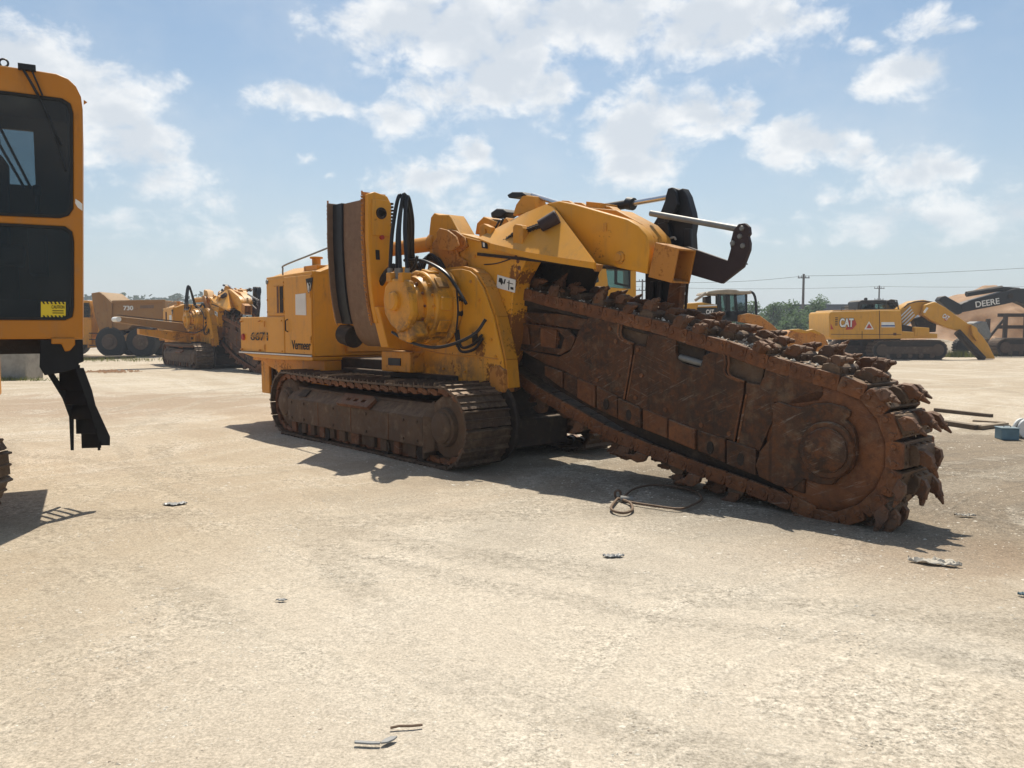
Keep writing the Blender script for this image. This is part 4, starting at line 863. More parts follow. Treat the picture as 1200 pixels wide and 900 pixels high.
# chain path, clockwise: over the top, round the nose, sagging back underneath
SP = (.98, 1.84); SR = .48
topl = [(2.249, 2.100), (2.776, 1.993), (3.487, 1.862), (3.947, 1.773), (4.306, 1.700), (4.769, 1.581), (5.216, 1.479), (5.627, 1.362), (5.908, 1.303), (6.127, 1.252), (6.291, 1.215)]
under = [(6.050, 0.045), (5.668, 0.123), (5.396, 0.170), (5.109, 0.219), (4.764, 0.275), (4.384, 0.350), (3.965, 0.430), (3.592, 0.515), (2.984, 0.717), (2.469, 0.886), (2.075, 1.056)]
path = [(SP[0] - SR * cos(a), SP[1] + SR * sin(a)) for a in [R(x) for x in (-40, -10, 20, 50, 76)]] + topl
path += [(NW[0] + (NR + .055) * cos(R(a)), NW[1] + (NR + .055) * sin(R(a))) for a in range(58, -100, -8)] + under
path += [(SP[0] + SR * cos(R(a)), SP[1] + SR * sin(R(a))) for a in (-52, -80, -110)]
links, lp = walk(path, .236)
VC = BV + .325                                              # middle of the chain
cpl = []
for var in range(3):
    b = MB(); b.box(-.112, .112, -.285, .285, -.018, .018)
    for y in (-.22, .22): b.box(-.10, .10, y - .03, y + .03, -.09, -.018)
    y0, y1 = ((-.30, .06), (-.06, .30), (-.18, .18))[var]
    b.prism([(-.085, .016), (.095, .016), (.09, .075), (.06, .095), (-.01, .10), (-.07, .075)], y0, y1)          # raised tooth seat
    for k in range(3): b.cyl((-.09, y0 + (k + .5) * (y1 - y0) / 3, .05), (.103, y0 + (k + .5) * (y1 - y0) / 3, .05), .020, n=8)
    for x in (-.07, .07):
        for y in (-.24, -.08, .08, .24): b.cyl((x, y, .018), (x, y, .032), .016, n=6)
    cpl.append(b)
sb = MB(); sb.prism([(-.121, -.055), (-.112, .05), (-.098, .066), (.098, .066), (.112, .05), (.121, -.055), (.108, -.075), (-.108, -.075)], -.022, .022)
for x in (-.07, .07): sb.cyl((x, -.034, -.005), (x, .034, -.005), .028, n=8); sb.cyl((x, -.03, .03), (x, .03, .03), .013, n=6)
def tooth(kind):
    """a rock tooth: a narrow holder leaning forward that carries a pointed, partly worn pick"""
    hold, a, c, r = ([((-.075, 0), (.06, 0), (.085, .05), (.095, .10), (.05, .135), (-.01, .125), (-.065, .07)), (.04, .085), (.20, .150), .036],
                     [((-.07, 0), (.05, 0), (.075, .06), (.07, .115), (.02, .14), (-.04, .11), (-.075, .05)), (.02, .10), (.13, .205), .034],
                     [((-.085, 0), (.06, 0), (.08, .045), (.11, .07), (.09, .11), (.02, .12), (-.06, .085)), (.05, .08), (.21, .085), .034],
                     [((-.07, 0), (.055, 0), (.085, .055), (.09, .10), (.04, .13), (-.03, .115), (-.075, .06)), (.03, .09), (.155, .135), .038])[kind]
    b = MB(); w_ = (.040, .036, .042, .045)[kind]; n = len(hold)
    b.prism(hold, -w_, w_)
    A, Cc = Vector((a[0], 0, a[1])), Vector((c[0], 0, c[1])); m_ = A.lerp(Cc, .45); q = A.lerp(Cc, .55)
    b.cyl(A, m_, r * 1.15, r * 1.1, 9); b.cyl(m_, q, r * 1.25, r * .95, 9); b.cyl(q, Cc, r * .82, (.010, .008, .012, .020)[kind], 9)
    b.cyl((-.03, -w_ - .012, .06), (-.03, w_ + .012, .06), .020, n=8)
    return b
cs = [b.build('chain_plate', M['steel'], boom, .006) for b in cpl]
ss = sb.build('side_bar', M['orange'], boom, .005)
ts = [tooth(k).build('tooth', M['tooth'], boom, .006, 30) for k in range(4)]
used = set()
def place(src, name, Mx):
    if src.name in used: return inst(src, name, Mx, boom)
    used.add(src.name); src.matrix_local = Mx; return src
rt = random.Random(21)
for i, (p, t) in enumerate(links):
    B = frame_matrix(Vector((p.x, 0, p.y)), Vector((t.x, 0, t.y)))
    B = B @ Matrix.Rotation(rt.uniform(-.03, .03), 4, 'Y')
    var = (0, 2, 1)[i % 3]
    place(cs[var], 'chain_plate', B @ Matrix.Translation((0, VC, .045)))
    for y in (BV + .02, .03): place(ss, 'side_bar', B @ Matrix.Translation((0, y, 0)))
    for y in ((-.26, -.02), (.02, .26), (-.15, .15))[var]:
        Q = B @ Matrix.Translation((rt.uniform(-.02, .02), VC + y + rt.uniform(-.03, .03), rt.uniform(.085, .13))) @ Matrix.Rotation(rt.uniform(-.25, .25), 4, 'Z') @ Matrix.Rotation(rt.uniform(-.25, .2), 4, 'Y') @ Matrix.Scale(rt.uniform(.70, 1.02), 4)
        place(ts[rt.randrange(4)], 'tooth', Q)
    if i % 3 != 1:
        y = (-.315, .315)[(i // 2) % 2]
        Q = B @ Matrix.Translation((0, VC + y, .06)) @ Matrix.Rotation(rt.uniform(-.2, .2) + (-.35 if y < 0 else .35), 4, 'Z') @ Matrix.Scale(rt.uniform(.75, 1.0), 4)
        place(ts[rt.randrange(4)], 'tooth', Q)
# clay and broken stone caught on the upper run
b = MB(); rr3 = random.Random(31)
for k in range(420):
    p, t = links[rr3.randrange(5, 27)]; B = frame_matrix(Vector((p.x, 0, p.y)), Vector((t.x, 0, t.y))); s_ = rr3.uniform(.006, .026)
    Mx = B @ Matrix.Translation((rr3.uniform(-.12, .12), VC + rr3.uniform(-.29, .29), .068)) @ Matrix.Rotation(rr3.uniform(0, 6), 4, 'Z')
    b.add([(s_, 0, 0), (0, s_ * .7, 0), (-s_, 0, 0), (0, -s_ * .8, 0), (.1 * s_, 0, s_ * rr3.uniform(.5, 1.1))], [(0, 1, 4), (1, 2, 4), (2, 3, 4), (3, 0, 4)], Mx)
tag(b.build('caught_stone', SM, boom, smooth=False), kind='stuff')
# dark block added for the shade in the gap above the lower run
lowp = [(2.076, 1.214), (2.665, 0.956), (3.368, 0.711), (3.880, 0.525), (4.572, 0.345), (5.090, 0.255), (5.608, 0.164), (5.995, 0.099)]
upp = [(5.988, 0.333), (5.466, 0.423), (4.759, 0.579), (4.045, 0.729), (3.366, 0.927), (2.810, 1.159), (2.076, 1.387)]
MB().prism(lowp + upp, BV + .10, -.06).build('gap_shade_block', M['dark'], boom, .01)

# ------------------------------------------------------------------ machine cut by the left edge
NC = empty('tracked_machine', (-3.97, 7.37, 0), math.atan2(.469, .883),
           'orange yellow machine cut off by the left edge, with tall cab and dangling black ladder', 'construction machine')
CW = -1.9
out = [(0.002, 1.590), (0.073, 3.675), (0.063, 3.787), (0.026, 3.873), (-0.033, 3.932), (-0.126, 3.964), (-0.296, 3.969)]
zt = out[-1][1]; zb = out[0][1]
outline = [(x, z) for x, z in out] + [(CW + .3, zt + .02), (CW + .08, zt - .06), (CW, zt - .3), (CW, zb)]
w1 = [(-0.010, 3.627), (-0.028, 3.707), (-0.093, 3.744), (-0.304, 3.746), (-0.560, 3.748)]; w1b = [(-0.602, 2.680), (-0.144, 2.687), (-0.076, 2.714), (-0.039, 2.778)]
w2 = [(-0.043, 2.470), (-0.054, 2.562), (-0.107, 2.605), (-0.346, 2.606), (-0.604, 2.606)]; w2b = [(-0.637, 1.764), (-0.136, 1.766), (-0.080, 1.794), (-0.064, 1.880)]
def wloop(a, b_): return a + [(CW + .2, a[-1][1] + .02), (CW + .2, b_[0][1])] + b_
h1, h2 = wloop(w1, w1b), wloop(w2, w2b)
cabo = MB(); cabo.prism(outline, 0, .07, holes=[h1, h2])
cabo.prism(outline, 1.75, 1.82, holes=[[(-.40, 3.22), (-.40, 3.80), (CW + .4, 3.80), (CW + .4, 3.22)]])
cabo = cabo.build('cab', M['cab'], NC, .012)
b = MB()
no = len(outline)
ctr_ = Vector((CW / 2, (zt + zb) / 2))
for i in range(no):
    a, c = Vector(outline[i]), Vector(outline[(i + 1) % no]); d = (c - a).normalized(); nn = Vector((-d.y, d.x)) * .035
    if (ctr_ - a).dot(nn) < 0: nn = -nn
    b.prism([tuple(a), tuple(c), tuple(c + nn), tuple(a + nn)], .072, 1.748)
b.build('cab_shell', M['cab'], cabo)
def shrink(poly, k):
    c = sum((Vector(p) for p in poly), Vector((0, 0))) / len(poly)
    return [tuple(c + (Vector(p) - c) * k) for p in poly]
def inset(poly, dx, dz):
    xs = [p[0] for p in poly]; zs = [p[1] for p in poly]; cx = (min(xs) + max(xs)) / 2; cz = (min(zs) + max(zs)) / 2
    return [(cx + (p[0] - cx) * (1 - 2 * dx / (max(xs) - min(xs))), cz + (p[1] - cz) * (1 - 2 * dz / (max(zs) - min(zs)))) for p in poly]
for h in (h1, h2):
    MB().prism(inset(h, -.004, -.004), -.012, .02, holes=[inset(h, .022, .022)]).build('window_seal', M['rubber'], cabo)
    MB().prism(inset(h, .01, .01), .004, .010).build('window_pane', M['glassdark'], cabo)
MB().prism([(-.39, 3.21), (-.39, 3.81), (CW + .39, 3.81), (CW + .39, 3.21)], 1.77, 1.776).build('rear_pane', M['glassclear'], cabo)
b = MB(); b.box(CW + .04, -.04, .08, 1.74, zb + .04, zb + .10); b.box(-.06, -.037, .08, 1.74, zb + .1, zt - .15); b.box(CW + .037, CW + .06, .08, 1.74, zb + .1, zt - .15)
b.build('lining', M['inner'], cabo)
b = MB(); b.prism([(-1.05, 2.3), (-.50, 2.3), (-.48, 2.50), (-.98, 2.45)], .7, 1.25); b.prism([(-.98, 2.4), (-.62, 2.4), (-.60, 3.32), (-.66, 3.42), (-.92, 3.42), (-.98, 3.32)], 1.15, 1.3)
b.prism([(-.90, 3.43), (-.68, 3.43), (-.66, 3.58), (-.72, 3.64), (-.86, 3.64), (-.92, 3.58)], 1.16, 1.27); b.box(-.95, -.55, .8, 1.2, zb + .1, 2.3)
b.build('seat', M['seat'], cabo, .03)
b = MB(); b.box(-.42, -.28, .35, .95, 2.2, 2.62); b.box(-1.3, -1.15, .35, .95, 2.2, 2.62); b.cyl((-.35, .5, 2.6), (-.33, .45, 2.95), .02); b.cyl((-.33, .45, 2.93), (-.33, .44, 3.03), .035)
b.build('control_console', M['inner'], cabo, .01)
for x0_, x1_ in ((-.82, -.50), (-.72, -.44)): MB().cyl((x0_, 1.70, 3.84), (x1_, 1.70, 3.18), .014, n=8).build('guard_bar', M['black'], cabo)
b = MB(); b.box(-1.5, -.2, .12, .3, 1.75, 1.95); b.cyl((-.7, .2, 1.95), (-.7, .45, 2.2), .03); b.build('pedal_box', M['inner'], cabo, .01)
b = MB(); q = [(-0.386, 3.970), (-0.272, 3.743)]; b.tube([(q[0][0], -.03, q[0][1]), ((q[0][0] + q[1][0]) / 2, -.06, (q[0][1] + q[1][1]) / 2), (q[1][0], -.03, q[1][1])], .012, 6)
q2_ = [(-0.322, 3.980), (-0.239, 3.747)]; b.tube([(q2_[0][0], -.03, q2_[0][1]), (q2_[1][0], -.03, q2_[1][1])], .008, 6); b.box(q[0][0] - .03, q2_[0][0] + .04, -.05, 0, q[0][1] - .02, q[0][1] + .03)
b.build('wiper', M['black'], cabo)
q3_ = [(-0.272, 3.743), (-0.108, 3.336)]; b = MB(); b.tube([(q3_[0][0], -.03, q3_[0][1]), (q3_[1][0], -.025, q3_[1][1])], .008, 6); q4_ = [(-0.199, 3.588), (-0.082, 3.111)]; b.tube([(q4_[0][0], -.02, q4_[0][1]), (q4_[1][0], -.02, q4_[1][1])], .010, 6); b.build('wiper_blade', M['black'], cabo)
q = [(-0.525, 4.007)][0]; b = MB(); b.tube([(q[0] + .033 * cos(2 * pi * k / 14), .04, q[1] + .033 * sin(2 * pi * k / 14)) for k in range(15)], .009, 6); b.build('lifting_eye', M['black'], cabo)
b = MB(); b.prism([(0.083, 3.767), (0.110, 3.752), (0.082, 3.729)], .03, .06).build('side_hook', M['cab'], cabo)
b = MB(); b.prism([(-0.013, 2.864), (0.017, 2.844), (0.041, 2.822), (0.039, 2.760), (0.002, 2.789), (-0.017, 2.826)], -.003, .003).build('bare_patch', M['white'], cabo)
st_ = [(-0.319, 1.927), (-0.124, 1.926), (-0.129, 1.778), (-0.324, 1.781)]; b = MB(); b.prism(st_, -.004, .003).build('caution_sticker', M['yellowink'], cabo)
sx0, sx1 = st_[0][0], st_[1][0]; sz0, sz1 = st_[3][1], st_[0][1]; sw = sx1 - sx0
lettering('caution_text', 'CAUTION', .030, Matrix.Translation((sx0 + sw * .42, -.0065, sz1 - .062)) @ Matrix.Rotation(pi / 2, 4, 'X'), M['blackink'], cabo, sw * .52, .003)
b = MB()
for k in range(6): x = sx0 + sw * (k + .3) / 6.3; b.add([(x, -.007, sz1), (x + sw * .07, -.007, sz1), (x + sw * .12, -.007, sz1 - .022), (x + sw * .05, -.007, sz1 - .022)], [(0, 1, 2, 3)]); b.add([(x, -.007, sz0 + .022), (x + sw * .07, -.007, sz0 + .022), (x + sw * .12, -.007, sz0), (x + sw * .05, -.007, sz0)], [(0, 1, 2, 3)])
for k in range(2): b.box(sx0 + sw * .45, sx1 - sw * .1, -.0075, -.0065, sz1 - .085 - k * .02, sz1 - .078 - k * .02)
b.build('sticker_print', M['blackink'], cabo)
b = MB(); b.prism([(-0.250, 1.599), (-0.060, 1.598), (-0.062, 1.535), (-0.105, 1.481), (-0.146, 1.474), (-0.171, 1.544), (-0.252, 1.545)], -.02, .10).build('hinge_bracket', M['cab'], cabo, .01)
b = MB(); b.box(CW, -.1, .25, 1.7, zb - .14, zb - .002); b.build('cab_base', M['dark'], NC, .01)
b = MB(); b.box(CW - 3, CW - .05, -.2, 4.5, .9, 2.6); b.box(CW - 3, -1.0, .3, 4.2, .8, zb - .145); b.build('machine_body', M['yellow2'], NC, .02)
# ladder hanging from the cab base
b = MB(); b.prism([(-0.338, 1.585), (0.002, 1.582), (0.002, 1.377), (-0.040, 1.362), (-0.035, 1.322), (-0.180, 1.279), (-0.316, 1.259), (-0.353, 1.338)], .02, .10); lad = b.build('ladder', M['ladder'], NC, .006)
MB().prism([(-0.353, 1.353), (-0.312, 1.368), (-0.121, 1.017), (-0.099, 0.873), (-0.111, 0.516), (-0.139, 0.518), (-0.141, 0.844), (-0.190, 1.020)], .30, .36).build('rail', M['ladder'], lad, .004)
MB().prism([(-0.069, 1.315), (0.000, 1.321), (0.063, 1.105), (0.087, 0.968), (0.198, 0.663), (0.195, 0.582), (0.110, 0.588), (0.023, 0.963)], .0, .06).build('rail', M['ladder'], lad, .004)
tt = [(k + .5) / 5 for k in range(5)]
A0, A1 = [(-0.315, 1.290), (-0.109, 0.580)]; B0, B1 = [(-0.028, 1.298), (0.160, 0.617)]
for t in tt:
    l = Vector(A0).lerp(Vector(A1), t); r_ = Vector(B0).lerp(Vector(B1), t)
    vs = []
    for p_, dx, oy in ((l, .085, .29), (r_, -.02, -.01)):
        for dy, dz in ((.060, .115), (.067, .112), (-.063, -.115), (-.070, -.112)): vs.append((p_.x + dx, .04 + dy + oy, p_.y + dz))
    MB().add(vs, [(0, 1, 2, 3), (7, 6, 5, 4), (0, 4, 5, 1), (1, 5, 6, 2), (2, 6, 7, 3), (3, 7, 4, 0)]).build('tread', M['ladder'], lad)
q = [(0.102, 0.581)][0]; MB().cyl((q[0], .02, q[1] - .04), (q[0], .02, q[1]), .012, n=8).build('bolt', M['black'], lad)
# its crawler, only the rounded end of which shows
tcx = -4.03; tb_ = MB()
tb_.box(-3.2, -.55, .35, .9, .25, .8); ctf = tb_.build('track_frame', M['trackbrown'], NC, .02)
ssrc = [o for o in C.objects if o.name == 'track_shoe'][0]
inv = NC.matrix_basis.inverted()
pts_, _ = walk(stadium(-2.9, -.36, .46, .50, .02), .2165)
fw = Matrix.Translation(inv @ Vector((-4.25, 6.16, 0))) @ Matrix.Rotation(-NC.rotation_euler.z + .10, 4, 'Z')
ctf.matrix_local = fw @ Matrix.Translation((0, -.3, 0))
for (p, t) in pts_:
    Mx = frame_matrix(Vector((p.x - .14, .62, p.y)), Vector((t.x, 0, t.y))); inst(ssrc, 'track_shoe', Mx, ctf)

# ------------------------------------------------------------------ second trencher, conveyor lowered
T2 = copy_tree(T, None, ('conveyor', 'crumber_shoe_x'))
T2.name = 'rock_trencher.001'; T2.location = (-12.6, 34.4, 0); T2.rotation_euler = (0, 0, math.atan2(-.79, .61))
tag(T2, 'smaller looking second rock trencher parked farther back behind the left end of the big one', 'trencher')
T['group'] = 'rock trenchers'; T2['group'] = 'rock trenchers'
b = MB(); b.prism([(-1.0, 1.42), (-4.0, 1.88), (-4.1, 2.02), (-4.0, 2.12), (-1.0, 1.80)], -.70, .12, 'u'); cv2 = b.build('lowered_conveyor', M['fade'], T2, .02)
MB().prism([(-1.2, 1.86), (-3.95, 2.17), (-3.95, 2.19), (-1.2, 1.89)], -.6, .02, 'u').build('belt', M['belt'], cv2)
MB().cyl((-.72, -4.0, 2.0), (.14, -4.0, 2.0), .10, n=16).build('end_roller', M['white'], cv2)
MB().prism([(-1.2, 1.0), (-3.2, 1.40), (-3.2, 1.62), (-1.0, 1.42)], -.5, -.05, 'u').build('support_arm', M['yellow2'], cv2, .01)

# ------------------------------------------------------------------ background machines
def bg_parts(root):
    x0, y0 = root.location.x, root.location.y
    def pr(name, pts, ya, yb, mat, parent=None, bevel=.02, holes=()):
        sh = lambda l: [(x - x0, z) for x, z in l]
        return MB().prism(sh(pts), ya - y0, yb - y0, holes=[sh(h) for h in holes]).build(name, M[mat], parent or root, bevel)
    def cy(name, x, z, ya, yb, r, mat, parent=None, prof=None, n=24):
        if prof: return MB().lathe(prof, (x - x0, ya - y0, z), n=n).build(name, M[mat], parent or root)
        return MB().cyl((x - x0, ya - y0, z), (x - x0, yb - y0, z), r, n=n).build(name, M[mat], parent or root)
    def bar(name, a, b_, y, r, mat, parent=None):
        return MB().cyl((a[0] - x0, y - y0, a[1]), (b_[0] - x0, y - y0, b_[1]), r, n=10).build(name, M[mat], parent or root)
    def tx(name, body, x, z, y, h, wd, mat, parent=None, rot=0., bold=.02):
        return lettering(name, body, h, Matrix.Translation((x - x0, y - y0, z)) @ Matrix.Rotation(-rot, 4, 'Y') @ Matrix.Rotation(pi / 2, 4, 'X'), M[mat], parent or root, wd, .02, bold)
    return pr, cy, bar, tx
def tyre_on(pr, cy, x, z, r, ya, yb, hubmat='trackbrown', parent=None):
    w_ = yb - ya
    t = cy('wheel', x, z, ya, yb, r, 'rubber', parent, [(r * .55, 0), (r * .9, 0), (r, w_ * .12), (r, w_ * .88), (r * .9, w_), (r * .55, w_)])
    cy('rim', x, z, ya - .01, yb, r * .5, hubmat, t, [(.05, -.06), (r * .25, -.06), (r * .28, .0), (r * .5, -.01), (r * .55, .03), (r * .55, w_)])
    return t
def bg_track(root, pr, cy, X0, X1, z1, ya, yb, name='track'):
    x0, y0 = root.location.x, root.location.y; r = z1 / 2
    b = MB(); b.prism([(x - x0, z) for x, z in stadium(X0 + r, X1 - r, r - .03, r)], ya - y0, yb - y0)
    t = b.build(name, M['dark'], root, .01)
    g_ = MB(); pp, _ = walk(stadium(X0 + r, X1 - r, r - .02, r), .2)
    for p, tn in pp:
        Mx = frame_matrix(Vector((p.x - x0, (ya + yb) / 2 - y0, p.y)), Vector((tn.x, 0, tn.y)))
        g_.box(-.09, .075, -(yb - ya) / 2 - .02, (yb - ya) / 2 + .02, -.02, .02, Mx); g_.box(-.02, .02, -(yb - ya) / 2, (yb - ya) / 2, .02, .05, Mx)
    tag(g_.build('shoes', M['shoe'], t), kind='stuff')
    n = int((X1 - X0) / .7)
    for k in range(n): cy('roller', X0 + r + (X1 - X0 - 2 * r) * (k + .5) / n, r * .42, ya - .03, ya, r * .26, 'trackbrown', t, n=12)
    for x in (X0 + r, X1 - r): cy('end_wheel', x, r, ya - .04, ya, r * .62, 'trackbrown', t, n=20)
    pr('side_frame', [(X0 + r, r * .6), (X1 - r, r * .6), (X1 - r, r * 1.35), (X0 + r, r * 1.35)], ya - .03, ya - .001, 'trackbrown', t)
    return t

# yellow excavator on the right
E1 = empty('excavator', (18.6, 42.6, 0), 0, 'yellow excavator parked side on at the right with its arm bent down to the ground', 'excavator', 'excavators')
pr, cy, bar, tx = bg_parts(E1)
bd = pr('body', [(16.320, 1.175), (16.287, 2.355), (16.370, 2.486), (18.819, 2.551), (19.914, 2.551), (19.983, 2.442), (20.096, 1.087), (16.500, 1.043)], 41.0, 43.9, 'cat', None, .06)
pr('rear_seam', [(18.829, 2.529), (18.855, 2.529), (18.920, 1.087), (18.894, 1.087)], 40.985, 41.001, 'blackink', bd, 0)
pr('deck', [(20.039, 1.481), (21.929, 1.350), (21.938, 1.131), (20.052, 1.087)], 41.1, 43.8, 'cat', None, .03)
pr('tool_box', [(20.732, 1.700), (21.479, 1.656), (21.495, 1.219), (20.706, 1.219)], 41.05, 41.9, 'cat', None, .03)
pr('pump_bay', [(20.217, 1.832), (20.840, 1.700), (20.857, 1.215), (20.239, 1.215)], 41.35, 42.4, 'dark', None, .02)
tx('logo_text', 'CAT', *[(16.797, 1.700)][0], 40.975, .42, .74, 'blackink', bd, 0, .06)
tx('logo_text', 'CAT', *[(16.810, 1.713)][0], 40.955, .40, .70, 'white', bd, 0, .035)
pr('logo_mark', [(17.249, 2.093), (17.600, 2.071), (17.695, 1.831), (17.484, 1.569), (17.134, 1.547), (17.216, 1.744)], 40.985, 41.0, 'redink', bd, 0)
tri = [(18.325, 1.984), (18.580, 1.569), (18.098, 1.569)]
pr('warning_triangle', tri, 40.98, 41.0, 'white', bd, 0); pr('triangle_face', shrink(tri, .62), 40.972, 40.979, 'redink', bd, 0)
pr('number_plate', [(18.962, 1.940), (19.619, 1.940), (19.671, 1.678), (18.970, 1.678)], 40.985, 41.0, 'white', bd, 0)
pr('plate_band', [(18.962, 1.787), (19.645, 1.787), (19.657, 1.717), (18.965, 1.717)], 40.97, 40.984, 'blueink', bd, 0)
pr('grille', [(19.594, 1.394), (19.747, 1.394), (19.752, 1.263), (19.598, 1.263)], 40.985, 41.0, 'orange', bd, 0)
pr('side_triangle', [(16.358, 1.875), (16.520, 1.569), (16.367, 1.569)], 40.985, 41.0, 'redink', bd, 0)
pr('roof_edge', [(16.526, 2.495), (20.156, 2.562), (20.155, 2.610), (16.612, 2.562)], 41.3, 43.6, 'cat', bd, .02)
cb = pr('cab', [(18.591, 2.570), (18.622, 3.050), (18.802, 3.141), (20.545, 3.141), (20.780, 2.981), (20.886, 2.570)], 43.0, 44.4, 'black', None, .05, [[(18.817, 2.684), (18.809, 2.935), (19.359, 2.935), (19.367, 2.684)], [(19.551, 2.684), (19.543, 2.935), (20.413, 2.958), (20.652, 2.684)]])
pr('pane', [(18.794, 2.670), (18.785, 2.954), (19.381, 2.954), (19.391, 2.670)], 43.3, 43.32, 'glassgreen', cb, 0); pr('pane', [(19.528, 2.670), (19.519, 2.954), (20.422, 2.972), (20.676, 2.670)], 43.3, 43.32, 'glassgreen', cb, 0)
b = MB(); q = [(19.730, 2.599), (19.760, 3.047), (19.982, 3.123), (20.298, 3.092), (20.406, 2.599)]; b.tube([(x - 18.6, -.4, z) for x, z in q], .035, 6); b.build('guard_rail', M['black'], bd)
q = [(17.665, 2.550), (17.657, 2.817)]; bar('exhaust', q[0], q[1], 42.2, .09, 'grey', bd); cy('mirror', *[(19.030, 3.186)][0], 43, 43.1, .08, 'black', cb)
bm1 = pr('boom', [(20.258, 2.320), (20.423, 2.674), (20.682, 2.882), (21.075, 3.063), (21.561, 3.116), (21.918, 3.050), (22.148, 2.851), (22.382, 2.542), (22.127, 2.232), (21.862, 2.188), (21.541, 2.453), (21.280, 2.320), (20.937, 1.966), (20.548, 1.656)], 41.9, 42.7, 'cat', None, .05)
for k, (x, y) in enumerate([(20.307, 2.188), (20.378, 2.055), (20.450, 1.922), (20.521, 1.789)]): bar('hose', (x, y), (x + .55, y + .55), 41.85, .035, 'white', bm1)
ar = pr('stick', [(21.475, 2.848), (21.956, 3.002), (22.498, 2.716), (23.410, 2.076), (24.093, 1.634), (24.511, 1.213), (24.840, 0.769), (25.228, 0.036), (24.472, 0.036), (23.905, 0.814), (23.301, 1.479), (22.628, 1.656), (21.816, 2.010), (21.361, 2.319)], 41.5, 41.88, 'cat', None, .05)
tx('logo_text', 'CAT', *[(22.325, 2.208)][0], 41.475, .22, .34, 'white', ar, -.55, .04); pr('logo_mark', [(22.501, 2.363), (22.638, 2.274), (22.624, 2.054), (22.471, 2.009)], 41.485, 41.5, 'redink', ar, 0)
pr('pin_cover', [(21.346, 2.451), (21.514, 2.716), (21.604, 2.671), (21.436, 2.407)], 41.47, 41.5, 'white', ar, 0)
q = [(23.114, 1.435), (24.502, 0.018)]; bar('cylinder', q[0], q[1], 41.42, .19, 'dark', ar)
pr('linkage', [(23.717, 1.832), (24.034, 1.656), (24.234, 1.126), (24.064, 0.949), (23.828, 1.302)], 41.25, 41.45, 'cat', ar, .03)
pr('cylinder_shadowed', [(21.178, 2.103), (21.890, 2.282), (22.397, 1.924), (22.371, 1.431), (21.474, 1.386)], 42.1, 42.6, 'dark', bm1, .03).name = 'shaded_cylinders'  # one dark block painted for the shaded cylinders in the gap under the boom
for a, c in ((985, 371), (985, 389)): pass
for x in (1000, 1016): pr('panel_seam', [((x - 600) / 933. * 41, z) for z in ()] or [(17.978, 1.481), (18.000, 1.481), (18.012, 1.087), (17.990, 1.087)], 40.985, 41.001, 'blackink', bd, 0)
pr('lower_seam', [(16.404, 1.328), (20.001, 1.315), (20.001, 1.293), (16.404, 1.306)], 40.985, 41.001, 'blackink', bd, 0)
for k in range(5): pr('grille_slat', [(x, z - k * .09) for x, z in [(16.590, 2.180), (16.713, 2.180), (16.714, 2.137), (16.591, 2.137)]], 40.985, 41.0, 'dark', bd, 0)
b = MB(); q = [(16.936, 2.531), (16.931, 2.684), (17.633, 2.684), (17.638, 2.531)]; b.tube([(x - 18.6, -1.5, z) for x, z in q], .022, 6); b.build('handrail', M['black'], bd)
q = [(20.523, 2.635), (20.827, 2.857), (21.403, 2.968), (21.984, 2.923)]; b = MB()
for k in range(3): b.tube(curve([(x - 18.6, -.75 + k * .1, z + .07) for x, z in q], 12), .03, 6)
b.build('hose', M['hose'], bm1)
bg_track(E1, pr, cy, *[x for x, z in [(18.640, 0.070), (22.527, 0.070)]], 1.0, 41.2, 42.0)
bg_track(E1, pr, cy, *[x for x, z in [(17.455, -0.013), (21.354, -0.013)]], 1.0, 43.3, 44.1)
pr('car_body', [(18.743, 1.080), (20.341, 1.080), (20.267, 0.680), (18.933, 0.680)], 41.7, 43.6, 'dark', None, .03)

# black excavator boom reaching in from the right edge
E2 = empty('excavator', (31.5, 47.5, 0), 0, 'excavator at the right edge whose black boom carries big white letters', 'excavator', 'excavators')
pr, cy, bar, tx = bg_parts(E2)
bo = pr('boom', [(25.816, 2.973), (26.007, 3.095), (26.976, 3.388), (28.139, 3.705), (28.915, 3.900), (29.601, 3.900), (30.501, 3.510), (31.923, 2.533), (31.967, 1.651), (30.710, 2.239), (29.646, 2.924), (29.046, 3.168), (28.367, 2.997), (25.932, 2.533)], 46, 46.7, 'black', None, .05)
q = [(26.281, 3.583), (28.325, 3.924)]; bar('cylinder', q[0], q[1], 46.3, .16, 'black', bo)
pr('hose_guard', [(27.446, 3.851), (28.322, 4.007), (29.206, 3.948), (29.607, 3.754), (29.216, 3.729), (28.232, 3.827)], 46.1, 46.6, 'black', bo, .03)
pr('stick', [(24.579, 3.217), (24.718, 3.437), (24.961, 3.485), (25.864, 2.997), (25.982, 2.508), (25.741, 2.386), (25.138, 2.728)], 46.05, 46.6, 'black', bo, .06)
tx('boom_lettering', 'DEERE', *[(26.678, 2.811)][0], 45.98, .33, 1.38, 'white', bo, .16, .012)
cy('pin', *[(28.640, 3.461)][0], 45.95, 46, .15, 'dark', bo)
bk = pr('bucket', [(26.744, 1.896), (27.034, 2.019), (27.281, 1.994), (27.607, 1.258), (27.472, 0.963), (27.068, 1.209), (26.859, 1.504)], 45.9, 47.2, 'grey', None, .04)
bg_track(E2, pr, cy, *[x for x, z in [(27.962, -0.120), (32.647, -0.120)]], 1.02, 46, 46.8); bg_track(E2, pr, cy, *[x for x, z in [(29.439, -0.223), (34.389, -0.223)]], 1.0, 48.6, 49.4)
eb = pr('body', [(32.947, 0.955), (32.881, 2.245), (34.256, 2.542), (36.738, 2.542), (36.829, 0.955)], 46.4, 49.2, 'cat', None, .06)
pr('cab', [(32.932, 1.253), (32.930, 3.233), (33.314, 3.480), (34.206, 3.480), (34.324, 1.253)], 46.7, 48.0, 'black', None, .06)

